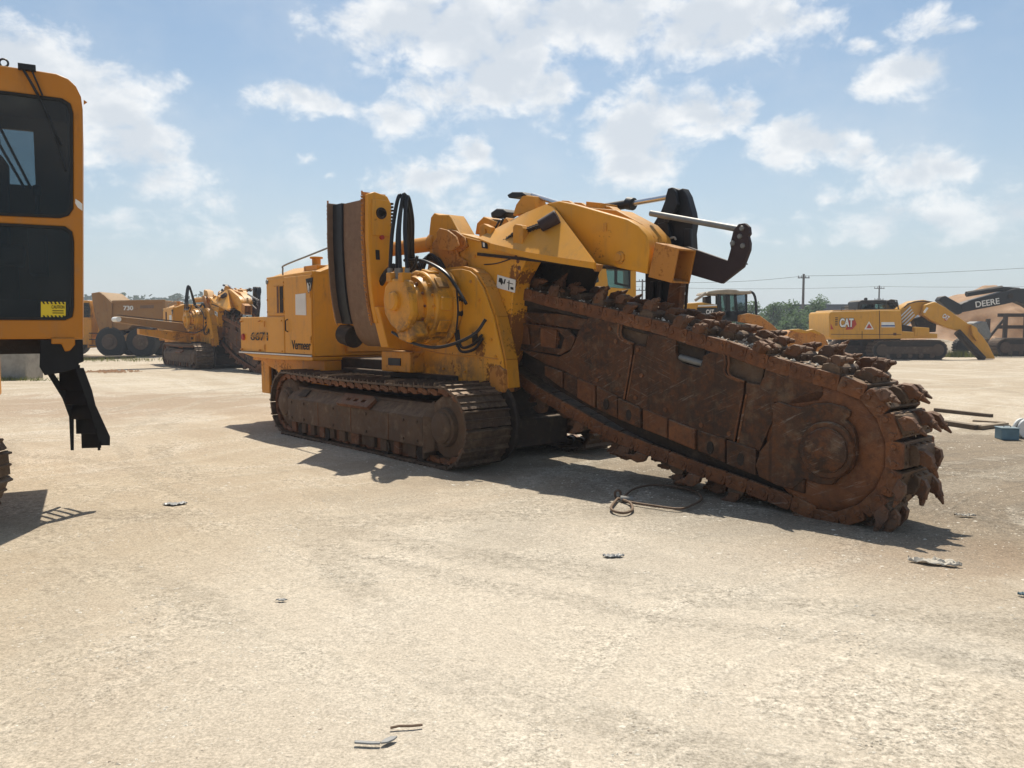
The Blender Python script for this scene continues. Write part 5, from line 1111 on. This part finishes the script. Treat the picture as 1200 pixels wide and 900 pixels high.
# wheel loader behind the boom
WL = empty('wheel_loader', (7.6, 29.5, 0), 0, 'wheel loader with a black roofed cab showing above the toothed chain of the boom', 'loader')
pr, cy, bar, tx = bg_parts(WL)
hd2 = pr('hood', [(5.976, 2.385), (6.153, 2.534), (6.631, 2.564), (7.200, 2.475), (7.209, 1.969), (7.125, 1.670), (5.987, 1.670)], 28, 29.8, 'cat', None, .05)
pr('hood_panel', [(6.480, 2.370), (7.167, 2.370), (7.202, 2.087), (6.485, 2.087)], 27.97, 28, 'blackink', hd2, 0)
for (a, c) in ((357.2, 358.4), (359.3, 360.3)): pass
pr('hood_stripe', [(6.508, 2.456), (7.165, 2.477), (7.166, 2.427), (6.509, 2.403)], 27.96, 28, 'white', hd2, 0)
tx('logo_text', 'CAT', *[(6.790, 2.147)][0], 27.955, .15, .27, 'white', hd2, 0, .04)
bar('air_pipe', *[(6.155, 2.385), (6.148, 2.831)], 28.3, .07, 'dark', hd2); pr('air_cleaner', [(6.866, 2.772), (7.030, 2.772), (7.035, 2.475), (6.871, 2.475)], 28.4, 28.9, 'dark', hd2, .03)
q = [(6.450, 2.623), (6.834, 2.891)]; bar('strut', q[0], q[1], 28.2, .05, 'creamroof', hd2)
cb = MB(); x0 = 7.6
for xa, xb in [(7.484, -12.889), (8.143, -13.226), (8.508, -13.597)]: pass
for pts_ in ([(7.193, 2.861), (7.312, 2.861), (7.357, 2.028), (7.208, 1.998)], [(7.491, 2.861), (7.625, 2.861), (7.672, 1.998), (7.508, 1.998)], [(7.760, 2.861), (7.849, 2.861), (7.956, 1.998), (7.896, 1.998)], [(8.163, 2.846), (8.238, 2.831), (8.252, 2.147), (8.192, 2.147)]):
    cb.prism([(x - x0, z) for x, z in pts_], -1.5, -1.4); cb.prism([(x - x0, z) for x, z in pts_], -.1, .0)
cb.prism([(x - x0, z) for x, z in [(7.204, 2.237), (8.250, 2.266), (8.257, 1.909), (7.211, 1.849)]], -1.5, 0)
cb = cb.build('cab', M['black'], WL, .01)
pr('pane', [(7.312, 2.861), (7.491, 2.861), (7.504, 2.207), (7.354, 2.207)], 28.04, 28.06, 'glassgreen', cb, 0); pr('pane', [(7.850, 2.831), (8.163, 2.816), (8.184, 2.252), (7.936, 2.252)], 28.04, 28.06, 'glassdark', cb, 0); pr('pane', [(7.626, 2.831), (7.760, 2.831), (7.892, 2.207), (7.659, 2.207)], 28.04, 28.06, 'glassgreen', cb, 0)
pr('roof', [(6.775, 2.846), (6.863, 2.935), (7.101, 2.980), (7.518, 3.009), (7.817, 2.994), (7.937, 2.950), (8.355, 2.950), (8.357, 2.846), (7.820, 2.831)], 27.9, 29.6, 'creamroof', cb, .04)
b = MB(); b.tube(curve([(x - x0, -1.45, z) for x, z in [(8.325, 2.935), (8.446, 2.876), (8.524, 2.712), (8.560, 2.445), (8.582, 2.088)]], 14), .045, 8); b.build('rail', M['black'], cb)
am = pr('lift_arm', [(7.840, 2.112), (8.134, 2.170), (8.548, 2.082), (8.998, 1.759), (9.330, 1.435), (9.484, 1.199), (9.219, 1.140), (8.738, 1.494), (8.200, 1.818), (7.845, 1.877)], 27.5, 27.8, 'yellowrust', None, .03)
pr('far_lift_arm', [(8.357, 2.135), (8.605, 2.198), (9.044, 2.104), (9.520, 1.762), (9.871, 1.420), (10.034, 1.170), (9.754, 1.108), (9.245, 1.482), (8.676, 1.825), (8.300, 1.887)], 29.2, 29.5, 'yellowrust', None, .03).name = 'lift_arm'
q = [(8.376, 1.969), (9.341, 1.610)]; bar('lift_cylinder', q[0], q[1], 28.4, .09, 'grey', am)
bkt = pr('bucket', [(9.256, 1.323), (9.425, 1.555), (9.744, 1.584), (10.008, 1.526), (10.239, 1.584), (10.534, 1.439), (10.719, 1.061), (10.346, 0.857), (9.617, 0.857), (9.263, 1.032)], 26.9, 29.9, 'yellowrust', None, .04)
for k in range(6): MB().prism([(.0, 0), (.3, .02), (.3, .06), (.0, .12)], -.06, .06, M=Matrix.Translation(([(10.690, 1.061)][0][0] - x0 - .05, -2.4 + k * .5, [(10.691, 1.003)][0][1]))).build('bucket_tooth', M['tooth'], bkt)
pr('bucket_lip', [(9.320, 1.600), (9.664, 1.628), (9.925, 1.571), (10.153, 1.628), (10.416, 1.485), (10.389, 1.413), (10.070, 1.528), (9.899, 1.470), (9.610, 1.513)], 26.85, 27.1, 'cat', bkt, .02)
pr('frame', [(6.167, 1.670), (8.379, 1.790), (9.143, 1.132), (9.149, 0.892), (5.999, 0.892)], 28.3, 29.5, 'yellowrust', None, .04)
for xx in [(6.564, 0.904), (8.663, 0.904)]: tyre_on(pr, cy, xx[0], .75, .75, 27.4, 28.0); tyre_on(pr, cy, xx[0], .75, .75, 29.7, 30.3)

# yellow machine whose cab shows under the trencher's arm
E3 = empty('excavator', (2.6, 23, 0), 0, 'yellow cab with green tinted sliding window glimpsed under the arm of the big trencher', 'excavator', 'excavators')
pr, cy, bar, tx = bg_parts(E3)
cb = pr('cab', [(2.046, 1.677), (2.035, 3.403), (2.150, 3.635), (3.225, 3.635), (3.403, 3.449), (3.422, 1.677)], 22, 23.5, 'cat', None, .04, [[(2.573, 3.357), (3.252, 3.322), (3.258, 2.740), (2.648, 2.787)], [(2.176, 3.217), (2.340, 3.310), (2.389, 2.938), (2.156, 2.845)]])
pr('pane', [(2.550, 3.380), (3.275, 3.345), (3.282, 2.717), (2.625, 2.764)], 22.03, 22.05, 'glassgreen', cb, 0); pr('pane', [(2.153, 3.241), (2.363, 3.333), (2.413, 2.915), (2.132, 2.822)], 22.03, 22.05, 'glassgreen', cb, 0)
pr('sliding_frame', [(2.807, 3.310), (3.229, 3.287), (3.246, 2.775), (2.812, 2.868)], 22.005, 22.03, 'rubber', cb, 0, [[(2.890, 3.264), (3.194, 3.241), (3.210, 2.834), (2.893, 2.915)]])
pr('sticker', [(2.755, 2.624), (2.884, 2.624), (2.886, 2.426), (2.757, 2.426)], 21.99, 22.0, 'white', cb, 0)
pr('lining', [(2.116, 1.770), (2.111, 2.589), (3.330, 2.589), (3.339, 1.770)], 22.2, 23.3, 'inner', cb, 0)
pr('body', [(-0.252, 1.223), (-0.251, 2.525), (2.506, 2.525), (3.643, 1.675), (3.648, 1.223)], 23.6, 26, 'cat', None, .05)
bg_track(E3, pr, cy, .2, 4.3, .95, 22.1, 22.7)

# articulated dump truck, far left
DT = empty('dump_truck', (-20.8, 46.2, 0), 0, 'dusty articulated dump truck with a long sloping tipper body at the far left', 'dump truck')
pr, cy, bar, tx = bg_parts(DT)
bd = pr('tipper_body', [(-23.665, 3.590), (-23.211, 3.661), (-23.117, 3.614), (-22.511, 3.136), (-19.533, 3.184), (-19.517, 2.179), (-21.153, 2.132), (-21.653, 1.556), (-23.248, 1.388), (-23.503, 2.275)], 45, 47.6, 'fade', None, .04)
pr('top_rail', [(-22.459, 3.181), (-19.489, 3.228), (-19.494, 3.062), (-22.465, 3.014)], 44.92, 45, 'fade', bd, .02)
for x in (160, 182):
    pass
for q in ([(-23.069, 3.514), (-22.926, 3.514), (-22.464, 3.038), (-22.514, 1.652), (-22.660, 1.604), (-22.709, 2.895)], [(-19.637, 3.085), (-19.493, 3.085), (-19.521, 2.178), (-19.665, 2.178)]): pr('side_rib', q, 44.9, 45, 'fade', bd, .02)
tx('fleet_number', '730', *[(-21.856, 2.643)][0], 44.97, .23, .55, 'white', bd, 0, .03)
pr('door_band', [(-20.921, 2.897), (-20.152, 2.920), (-20.158, 2.753), (-20.926, 2.729)], 44.97, 45, 'belt', bd, 0)
pr('frame', [(-24.189, 0.976), (-23.314, 1.073), (-21.756, 1.362), (-19.815, 1.604), (-19.835, 0.976), (-21.778, 0.735), (-24.207, 0.493)], 45.4, 47, 'yellow2', None, .04)
pr('rocker_arm', [(-23.222, 0.787), (-21.662, 1.316), (-21.278, 1.268), (-21.286, 1.028), (-23.036, 0.594)], 45.0, 45.4, 'fade', None, .03)
cb = pr('cab', [(-25.029, 0.684), (-24.945, 2.809), (-24.640, 3.194), (-23.964, 3.194), (-23.833, 2.809), (-23.865, 0.684)], 45.3, 47.3, 'yellow2', None, .05)
pr('window', [(-24.816, 2.230), (-24.747, 2.759), (-24.543, 3.047), (-23.964, 3.047), (-23.881, 2.711), (-23.899, 2.230)], 45.28, 45.3, 'glassdark', cb, 0)
pr('hood', [(-27.164, 0.684), (-27.009, 2.038), (-24.968, 2.231), (-25.029, 0.684)], 45.4, 47.2, 'yellow2', None, .08)
for k in range(3): pr('step', [(-23.922, 1.364), (-23.393, 1.364), (-23.395, 1.316), (-23.924, 1.316)], 45.1 + k * .0, 45.3, 'dark', cb, 0).location.z -= k * .35
q = [(-23.518, 0.594), (-23.227, 1.940)]; bar('tipping_cylinder', q[0], q[1], 45.2, .12, 'yellow2')
for x, y in ((130, 0), (166, 0), (60, 0)):
    X = (x - 600) / 933. * 45; tyre_on(pr, cy, X, .85, .85, 44.9, 45.6); tyre_on(pr, cy, X, .85, .85, 47.2, 47.9)

# ------------------------------------------------------------------ far things
def thing(o, label, cat, group=None): return tag(o, label, cat, group)
def utility_pole(x, y, h, label, arms, r=.15):
    e = empty('utility_pole', (x, y, 0), 0, label, 'utility pole', 'utility poles')
    MB().cyl((0, 0, -.2), (0, 0, h), r, r * .7, 10).build('post', M['pole'], e)
    for z, wd in arms:
        a = MB().box(-wd, wd, -.06, .06, z - .06, z + .06).build('crossarm', M['pole'], e)
        for x_ in (-wd * .9, -wd * .35, wd * .35, wd * .9): MB().cyl((x_, 0, z + .06), (x_, 0, z + .3), .06, .05, 8).build('insulator', M['grey'], a)
    return e
utility_pole(38.2, 105, 8.6, 'tallest looking dark pole with one short crossarm, standing left of the yellow excavator', [(8.1, .75)], .2)
P2 = utility_pole(64.2, 140, 8.9, 'distant pole with a transformer rising behind the black cab of the yellow excavator', [(8.4, .9), (6.4, .8)], .17)
MB().cyl((.45, -.1, 5.2), (.45, -.1, 6.1), .3, n=12).build('transformer', M['grey'], P2)
utility_pole(17.9, 110, 8.2, 'thin pole with two crossarms glimpsed in the gap beside the yellow cab', [(7.9, 1.2), (6.7, 1.2)], .16)
def wire(label, pts, sag):
    P = []
    for a, c in zip(pts[:-1], pts[1:]):
        for k in range(16):
            t = k / 16; q = Vector(a).lerp(Vector(c), t); q.z -= sag * 4 * t * (1 - t); P.append(q)
    P.append(Vector(pts[-1])); o = MB().tube(P, .022, 5).build('power_line', M['pole']); tag(o, label, 'power line', 'overhead power lines')
wire('upper overhead wire climbing to the right across the sky', [(17.9, 110, 8.0), (38.2, 105, 8.35), (78, 92, 9.9), (120, 80, 12)], .5)
wire('lower overhead wire passing the top of the farther pole', [(-10, 150, 8.2), (17.9, 125, 8.0), (64.2, 140, 8.75), (110, 135, 9.2), (170, 120, 9.4)], .4)
# dark blue shed
sh = empty('shed', (44.5, 112, 0), 0, 'long dark blue metal shed behind the trees left of the yellow excavator', 'shed')
MB().box(-4.6, 6, 0, 6, 0, 4.7).build('wall', M['shed'], sh)
sm = bpy.data.objects['wall']
b = MB(); b.box(-4.8, 6.2, -.15, 6.15, 4.703, 4.85); b.build('roof', M['shed'], sh)
for k in range(14): MB().box(-4.55 + k * .75, -4.47 + k * .75, -.05, -.002, .05, 4.68).build('panel_rib', M['shed'], sm)
MB().box(-1.2, 1.3, -.03, -.001, .1, 3.6).build('door', M['blueink'], sh)
# white pickup
pk = empty('pickup_truck', (35.2, 92, 0), 0, 'small white pickup truck far off in front of the dark blue shed', 'pickup truck')
MB().prism([(-.95, .55), (-.95, 1.15), (.95, 1.15), (.95, .55)], -2.6, 2.4).build('body', M['white'], pk, .08)
MB().prism([(-.8, 1.15), (-.66, 1.85), (.66, 1.85), (.8, 1.15)], -.9, 1.0).build('cab', M['white'], pk, .06)
MB().prism([(-.68, 1.2), (-.58, 1.75), (.58, 1.75), (.68, 1.2)], -.93, -.9).build('windscreen', M['glassdark'], pk)
for x in (-.8, .8):
    for y in (-1.7, 1.5): MB().cyl((x - .12, y, .38), (x + .12, y, .38), .38, n=16).build('wheel', M['rubber'], pk)
    MB().box(x - .13, x + .13, -2.63, -2.6, .85, 1.02).build('headlight', M['grey'], pk)
# mulch pile, timber frame, tyre
def mound(name, cx, cy, rx, ry, h, mat, label, cat, seed, n=40, rough_=.12):
    V = []; F = []
    for i in range(n + 1):
        for j in range(n + 1):
            x, y = -1 + 2 * i / n, -1 + 2 * j / n; d = math.hypot(x, y)
            z = h * max(0, 1 - d ** 1.25) + mn.noise((x * 2.4 + seed, y * 2.4, seed)) * h * rough_ * 2 * max(0, 1 - d) + mn.noise((x * 9 + seed, y * 9, 1)) * h * .035
            V.append((x * rx, y * ry, z - .08))
    F = [(i * (n + 1) + j, (i + 1) * (n + 1) + j, (i + 1) * (n + 1) + j + 1, i * (n + 1) + j + 1) for i in range(n) for j in range(n)]
    m_ = MB(); m_.v = V; m_.f = F; o = m_.build(name, mat, None, 0, 60); o.location = (cx, cy, 0); return tag(o, label, cat)
M['mulch'] = rust('red_earth', (.29, .135, .05), (.38, .19, .075), (.22, .105, .045), mud=.3, bump=.5, var=0)
mound('earth_pile', 37.0, 63, 7.5, 6, 5.0, M['mulch'], 'big pile of reddish earth behind the black excavator boom', 'earth pile', 3., 70, .2)
mound('earth_bank', 32.5, 55.5, 3.2, 2.2, 1.5, M['mulch'], 'low earth bank behind the timber frame at the right edge', 'earth bank', 8.)
mound('dirt_berm', 27.0, 50, 6.5, 2.0, 1.0, GM, 'low sandy berm behind the crawler tracks of the yellow excavator', 'dirt berm', 5.)
tf = empty('timber_bin', (31.0, 50.5, 0), 0, 'dark timber bin frame with posts and rails at the right edge', 'timber frame')
for x, z in ((-.9, 2.2), (.2, 2.55), (1.5, 2.6), (2.6, 2.6)): MB().box(x - .1, x + .1, -.1, .1, 0, z).build('post', M['wood'], tf)
for z in (.9, 1.7, 2.45): MB().box(-.2, 3.2, .11, .2, z - .12, z + .1).build('rail', M['wood'], tf)
MB().prism([(-.9, .8), (.4, 2.5), (.4, 2.25), (-.75, .75)], .21, .3).build('brace', M['wood'], tf)
ty = empty('tyre', (26.4, 46.6, 0), .3, 'large loose dark tyre standing behind the bent arm of the yellow excavator', 'tyre')
tr_ = MB().lathe([(.26, 0), (.44, 0), (.5, .06), (.5, .3), (.44, .36), (.26, .36)], (0, 0, .5), n=28).build('casing', M['rubber'], ty)
b = MB()
for k in range(20): b.box(-.05, .05, .02, .34, .49, .54, Matrix.Translation((0, 0, .5)) @ Matrix.Rotation(2 * pi * k / 20, 4, 'Y'))
tag(b.build('tread', M['rubber'], tr_), kind='stuff'); MB().lathe([(.05, .1), (.26, .08), (.27, .2), (.05, .2)], (0, 0, .5), n=20).build('rim', M['fade'], ty)
# concrete block with weeds at its foot
cbk = empty('concrete_block', (-16.6, 25.9, 0), 0, 'grey weathered concrete block standing at the left edge beyond the cab', 'concrete block')
MB().box(-1.2, .98, -.35, .6, -.05, 1.27).build('block', M['concrete'], cbk, .03); MB().box(-.2, .2, .1, .3, 1.27, 1.38).build('lifting_loop', M['grey'], cbk, .02)
# trees
def leaf_cloud(name, blobs, n, size, mat, seed, parent=None, kind=None):
    r = random.Random(seed); V = []; F = []
    tot = sum(b[3] ** 2 for b in blobs)
    for bx, by, bz, br in blobs:
        for k in range(int(n * br ** 2 / tot)):
            d = Vector((r.gauss(0, 1), r.gauss(0, 1), r.gauss(0, 1))).normalized() * br * (r.random() ** .45) * (1 + .25 * mn.noise((bx + k * .01, by, seed)))
            c = Vector((bx, by, bz)) + Vector((d.x, d.y, d.z * .85)); s = size * r.uniform(.5, 1.4)
            u = Vector((r.gauss(0, 1), r.gauss(0, 1), r.gauss(0, .7))).normalized(); v_ = u.orthogonal().normalized(); o = len(V)
            V += [c + u * s, c + v_ * s * .6, c - u * s, c - v_ * s * .6]; F.append((o, o + 1, o + 2, o + 3))
    me = bpy.data.meshes.new(name); me.from_pydata([tuple(x) for x in V], [], F); me.materials.append(mat)
    o = bpy.data.objects.new(name, me); C.objects.link(o)
    if parent: o.parent = parent
    if kind: o['kind'] = kind
    return o
def tree(x, y, h, wd, seed, label):
    h *= 1.18; wd *= 1.15
    e = empty('tree', (x, y, 0), 0, label, 'tree', 'trees by the far edge of the yard'); r = random.Random(seed)
    t = MB(); t.cyl((0, 0, -.1), (.1, 0, h * .5), .16, .09, 8)
    blobs = []
    for k in range(9):
        a = r.uniform(0, 6.28); rr_ = r.uniform(.1, .62) * wd; z = h * r.uniform(.3, .86); bl_ = wd * r.uniform(.26, .44) * (1.2 - z / h * .6)
        blobs.append((rr_ * cos(a), rr_ * sin(a), min(z, h - bl_ * .8), bl_)); t.cyl((.05, 0, h * .3), (rr_ * cos(a), rr_ * sin(a), z), .06, .03, 6)
    t.build('trunk', M['bark'], e); leaf_cloud('crown', blobs, 1500, .17, M['leaf'], seed, e); return e
r_ = random.Random(17)
for i, (x, y, h, wd, lb) in enumerate([
    (23.6, 84, 3.9, 2.2, 'leafy tree just right of the wheel loader cab, lowest of the clump'), (26.2, 88, 4.5, 2.6, 'rounded green tree second from the loader cab'),
    (29.2, 90, 4.2, 2.5, 'green tree midway between the loader cab and the tall pole'), (31.2, 86, 4.6, 2.6, 'highest green tree just left of the tall pole'),
    (33.6, 88, 3.9, 2.2, 'bushy green tree directly in front of the tall pole'), (35.8, 96, 4.2, 2.4, 'green tree at the left corner of the blue shed'),
    (28, 80, 2.6, 2.4, 'low green bush in front of the clump of trees'), (51, 128, 6.2, 3.4, 'darker tree rising behind the blue shed roof'),
    (57, 130, 5.6, 3.2, 'darker tree rising beside the black cab of the yellow excavator'), (45, 132, 5.9, 2.4, 'slim dark tree rising behind the middle of the blue shed'),
    (22.2, 92, 3.0, 2.2, 'low shrub at the left end of the clump, half behind the loader cab'), (24.9, 94, 3.5, 2.6, 'dark green tree behind the lowest tree of the clump'), (30.2, 96, 3.6, 2.8, 'green tree filling the middle of the clump behind the taller ones'),
    (32.5, 80, 2.4, 2.4, 'low wide bush at the foot of the tall pole'), (35.0, 86, 2.9, 2.3, 'low bush between the tall pole and the yellow excavator'),
    (15.5, 95, 3.6, 2.4, 'small tree glimpsed at the foot of the pole with two crossarms')]): tree(x, y, h, wd, 40 + i, lb)
def treeline(x0, x1, y, h0, h1, n, seed, size=.8):
    r = random.Random(seed); bl_ = []
    for k in range(n):
        x = x0 + (x1 - x0) * (k + r.uniform(-.6, .6)) / n; h = r.uniform(h0, h1); R_ = h * r.uniform(.30, .45)
        bl_ += [(x, y + r.uniform(-8, 8), h - R_ * .8, R_), (x + r.uniform(-4, 4), y + r.uniform(-8, 8), h * .35, R_)]
    return leaf_cloud('treeline', bl_, n * 260, size, M['leaffar'], seed, None, 'stuff')
treeline(-175, -88, 260, 8.5, 12.5, 46, 5)
treeline(-90, 330, 420, 6, 10, 130, 6, 1.1)
# weeds round the block and by the truck
b = MB(); r_ = random.Random(8)
def weeds(n, cx, cy, rx, ry, h):
    b = MB()
    for k in range(n):
        x, y = cx + r_.gauss(0, rx), cy + r_.gauss(0, ry); a = r_.uniform(0, 6.3); hh = h * r_.uniform(.4, 1); l = r_.uniform(-.1, .1)
        b.add([(x, y, gz(x, y) - .02), (x + .03 * cos(a), y + .03 * sin(a), gz(x, y) - .02), (x + l, y + l, hh)], [(0, 1, 2)])
    b_ = b.build('weeds', M['grass'], None, 0, smooth=False); tag(b_, kind='stuff')
weeds(700, -16.4, 25.2, .9, .15, .16); weeds(1500, -25, 40, 6, .7, .30); weeds(900, 25.3, 45.2, .8, .5, .45)

# ------------------------------------------------------------------ litter on the yard
def gp(x, y): return gz(x, y)
def plank(name, x0, y0, x1, y1, wd, th, mat, label, cat, z=0.):
    a, c = Vector((x0, y0)), Vector((x1, y1)); L = (c - a).length
    o = MB().box(0, L, -wd / 2, wd / 2, 0, th).build(name, M[mat], None, .008); o.location = (x0, y0, gp(x0, y0) + z); o.rotation_euler = (0, 0, math.atan2(y1 - y0, x1 - x0))
    return tag(o, label, cat)
(a0, a1), (b0, b1), (b2, b3) = [(8.582, 16.063), (9.036, 14.918), (8.863, 14.371)]
plank('timber_beam', a0, a1, b0, b1, .10, .07, 'wood', 'dark weathered beam lying on the ground right of the boom tip, farther one', 'beam')
(a0, a1), (b0, b1), (c0, c1) = [(7.426, 14.113), (7.691, 13.054), (8.420, 13.504)]
plank('timber_beam', a0, a1, b0, b1, .15, .09, 'wood', 'long dark beam lying on the ground behind the blue box, nearer one', 'beam'); plank('timber_board', b0, b1, c0, c1, .12, .06, 'timber', 'short grey board between the long dark beam and the blue box', 'board', .01)
(a0, a1), (b0, b1) = [(8.329, 14.306), (8.718, 13.987)]; plank('timber_board', a0, a1, b0, b1, .1, .03, 'timber', 'thin pale board lying between the two dark beams', 'board')
bx = empty('blue_box', (*[(7.484, 11.865)][0], 0), -.15, 'faded blue steel box on the ground at the right edge', 'box')
MB().box(-.125, .125, 0, .24, 0, .17).build('box', M['blue'], bx, .012); MB().box(-.132, .132, -.008, .248, .171, .186).build('lid', M['blue'], bx, .008); MB().tube([(-.05, .12, .186), (-.04, .12, .21), (.04, .12, .21), (.05, .12, .186)], .008, 6).build('handle', M['grey'], bx)
cr = empty('hose_reel', (*[(7.845, 12.048)][0], 0), .2, 'small round pale reel at the right edge touching the blue box', 'reel')
MB().lathe([(.05, 0), (.14, 0), (.15, .015), (.15, .03), (.07, .03), (.07, .09), (.15, .09), (.15, .12), (.05, .12)], (0, 0, .15), n=24).build('reel', M['white'], cr, .003); MB().lathe([(.072, 0), (.11, 0), (.11, .055), (.072, .055)], (0, .032, .15), n=20).build('wound_hose', M['hose'], cr)
def crumple(name, x, y, lx, ly, rot, mat, label, cat, amp, seed):
    n = 18; V = []; r = random.Random(seed)
    for i in range(n + 1):
        for j in range(7):
            a = i / n; c = j / 6 - .5; edge = (1 - abs(2 * a - 1) ** 3) * (.8 + .5 * mn.noise((a * 4, seed, 0)))
            px = (a - .5) * lx; py = c * ly * edge + .2 * ly * mn.noise((a * 3, 3, seed)); V.append((px, py, .012 + amp * abs(mn.noise((a * 7, c * 3, seed))) + amp * .4 * mn.noise((a * 15, c * 9, seed))))
    F = [(i * 7 + j, (i + 1) * 7 + j, (i + 1) * 7 + j + 1, i * 7 + j + 1) for i in range(n) for j in range(6)]
    o = MB(); o.v = V; o.f = F; o = o.build(name, M[mat], None, 0, 25); s = o.modifiers.new('thickness', 'SOLIDIFY'); s.thickness = .005
    o.location = (x, y, gp(x, y)); o.rotation_euler = (0, 0, rot); return tag(o, label, cat)
x, y = [(3.024, 5.592)][0]; crumple('plastic_sheet', x, y, .34, .11, -.45, 'cloth', 'pale crumpled plastic sheet lying in front of the boom tip shadow', 'sheet', .05, 2)
x, y = [(-3.221, 7.506)][0]; crumple('scrap_piece', x, y, .22, .14, .2, 'tin', 'small grey flat scrap on the sand below the crawler, at left', 'scrap', .02, 5)
x, y = [(0.751, 5.783)][0]; crumple('scrap_piece', x, y, .16, .08, .1, 'tin', 'small grey scrap on the sand in front of the looped cable', 'scrap', .02, 7)
x, y = [(-1.429, 4.829)][0]; crumple('scrap_piece', x, y, .07, .03, .1, 'tin', 'tiny grey scrap on bare sand left of centre in the foreground', 'scrap', .01, 9)
x, y = [(4.077, 7.059)][0]; crumple('scrap_piece', x, y, .18, .06, -.2, 'cloth', 'pale flat scrap right of the boom tip teeth', 'scrap', .03, 10)
x, y = [(3.221, 4.907)][0]; crumple('blue_wrapper', x, y, .06, .04, -.2, 'blue', 'tiny blue wrapper at the right edge of the foreground', 'wrapper', .03, 12)
sl_ = empty('shoe_strip', (*[(-0.553, 3.112)][0], 0), .12, 'grey bent metal strip in two leaves lying in the near foreground', 'metal strip')
for nm, pts_ in (('leaf', [(-.085, .010), (-.06, .004), (-.02, -.006), (.018, -.010), (.022, .004), (-.02, .012), (-.06, .022), (-.085, .026)]), ('leaf', [(.022, -.006), (.05, -.002), (.075, .018), (.088, .040), (.06, .042), (.038, .026), (.024, .008)])):
    MB().prism(pts_, .012, .020, 'w').build(nm, M['tin'], sl_, .002)
sl_.location.z = gp(*[(-0.553, 3.112)][0]) + .0
sk_ = empty('stick', (*[(-0.444, 3.256)][0], 0), .12, 'short thin brown stick lying beside the grey metal strip', 'stick')
MB().tube([(-.07, -.004, .014), (-.03, .0, .018), (.02, -.002, .016), (.065, .004, .015)], .0055, 6).build('twig', M['cable'], sk_)
cbx = empty('wire_rope', (*[(1.136, 7.580)][0], 0), 0, 'rusty wire rope sling with a looped end lying half in the shadow of the boom', 'wire rope')
ox, oy = cbx.location.x, cbx.location.y
rp = [(x - ox, y - oy, gp(x, y) + .03) for x, y in [(1.059, 7.617), (1.117, 7.506), (1.280, 7.363), (1.532, 7.225), (1.704, 7.398), (1.846, 7.655), (1.870, 8.012), (1.704, 8.269), (1.461, 8.313), (1.248, 8.096), (1.114, 7.770)]]
MB().tube(curve(rp, 60), .011, 8).build('rope', M['cable'], cbx)
lpp = [(x - ox, y - oy, gp(x, y) + .03) for x, y in [(1.031, 7.655), (0.961, 7.434), (0.911, 7.225), (0.941, 7.092), (1.021, 7.059), (1.102, 7.191), (1.123, 7.434), (1.079, 7.580), (1.031, 7.655)]]
MB().tube(curve(lpp, 40), .013, 8).build('loop', M['cable'], cbx)
q = [(1.100, 7.617)][0]; MB().cyl((q[0] - ox - .05, q[1] - oy, .04), (q[0] - ox + .07, q[1] - oy - .01, .035), .028, n=10).build('ferrule', M['grey'], cbx)
q = [(1.046, 7.770)][0]; MB().tube([(q[0] - ox + .03 * cos(a) , q[1] - oy, .05 + .04 * sin(a)) for a in [2 * pi * k / 12 for k in range(13)]], .012, 6).build('shackle', M['cable'], cbx)
ring = [(x - ox, y - oy, gp(x, y) + .03) for x, y in [(1.760, 8.542), (1.868, 8.614), (1.964, 8.542), (1.961, 8.449), (1.840, 8.358), (1.750, 8.403), (1.760, 8.542)]]
rg = MB().tube(curve([(x + ox, y + oy, z) for x, y, z in ring], 30), .014, 6).build('cable_ring', M['cable']); tag(rg, 'small dark cable ring on sunlit sand under the boom chain', 'cable')
# red clods and a pipe, far left
x0, y0 = [(-15.179, 29.959)][0]; r_ = random.Random(3); b = MB()
for k in range(160):
    x, y, s = r_.gauss(0, .45), r_.gauss(0, .35), r_.uniform(.02, .09)
    b.add([(x + s * r_.uniform(.7, 1.2) * cx, y + s * cy_, max(-.02, s * cz + s * .3)) for cx, cy_, cz in ((1, 0, 0), (0, 1, 0), (-1, 0, 0), (0, -1, 0), (0, 0, .8))], [(0, 1, 4), (1, 2, 4), (2, 3, 4), (3, 0, 4)])
o = b.build('red_clods', M['mulch'], None, 0, smooth=False); o.location = (x0, y0, gp(x0, y0)); tag(o, kind='stuff')
(a0, a1), (b0, b1) = [(-23.009, 39.735), (-20.360, 42.967)]; o = MB().cyl((a0, a1, .09), (b0, b1, .09), .09, n=12).build('pipe', M['dark']); tag(o, 'long dark pipe lying on the ground before the dump truck wheels', 'pipe')

# ------------------------------------------------------------------ the summer air
hm = bpy.data.materials.new('summer_haze'); hm.use_nodes = True; ht = NT(hm.node_tree)
for n_ in list(hm.node_tree.nodes): hm.node_tree.nodes.remove(n_)
pv = ht.n('ShaderNodeVolumePrincipled', {'Color': (.86, .92, 1.0), 'Density': .0011, 'Anisotropy': .2})
om = ht.n('ShaderNodeOutputMaterial'); hm.node_tree.links.new(pv.outputs[0], om.inputs['Volume'])
hz_ = MB().box(-460, 460, -60, 470, -1.3, 14.5).build('haze', hm, None, smooth=False); tag(hz_, kind='stuff')
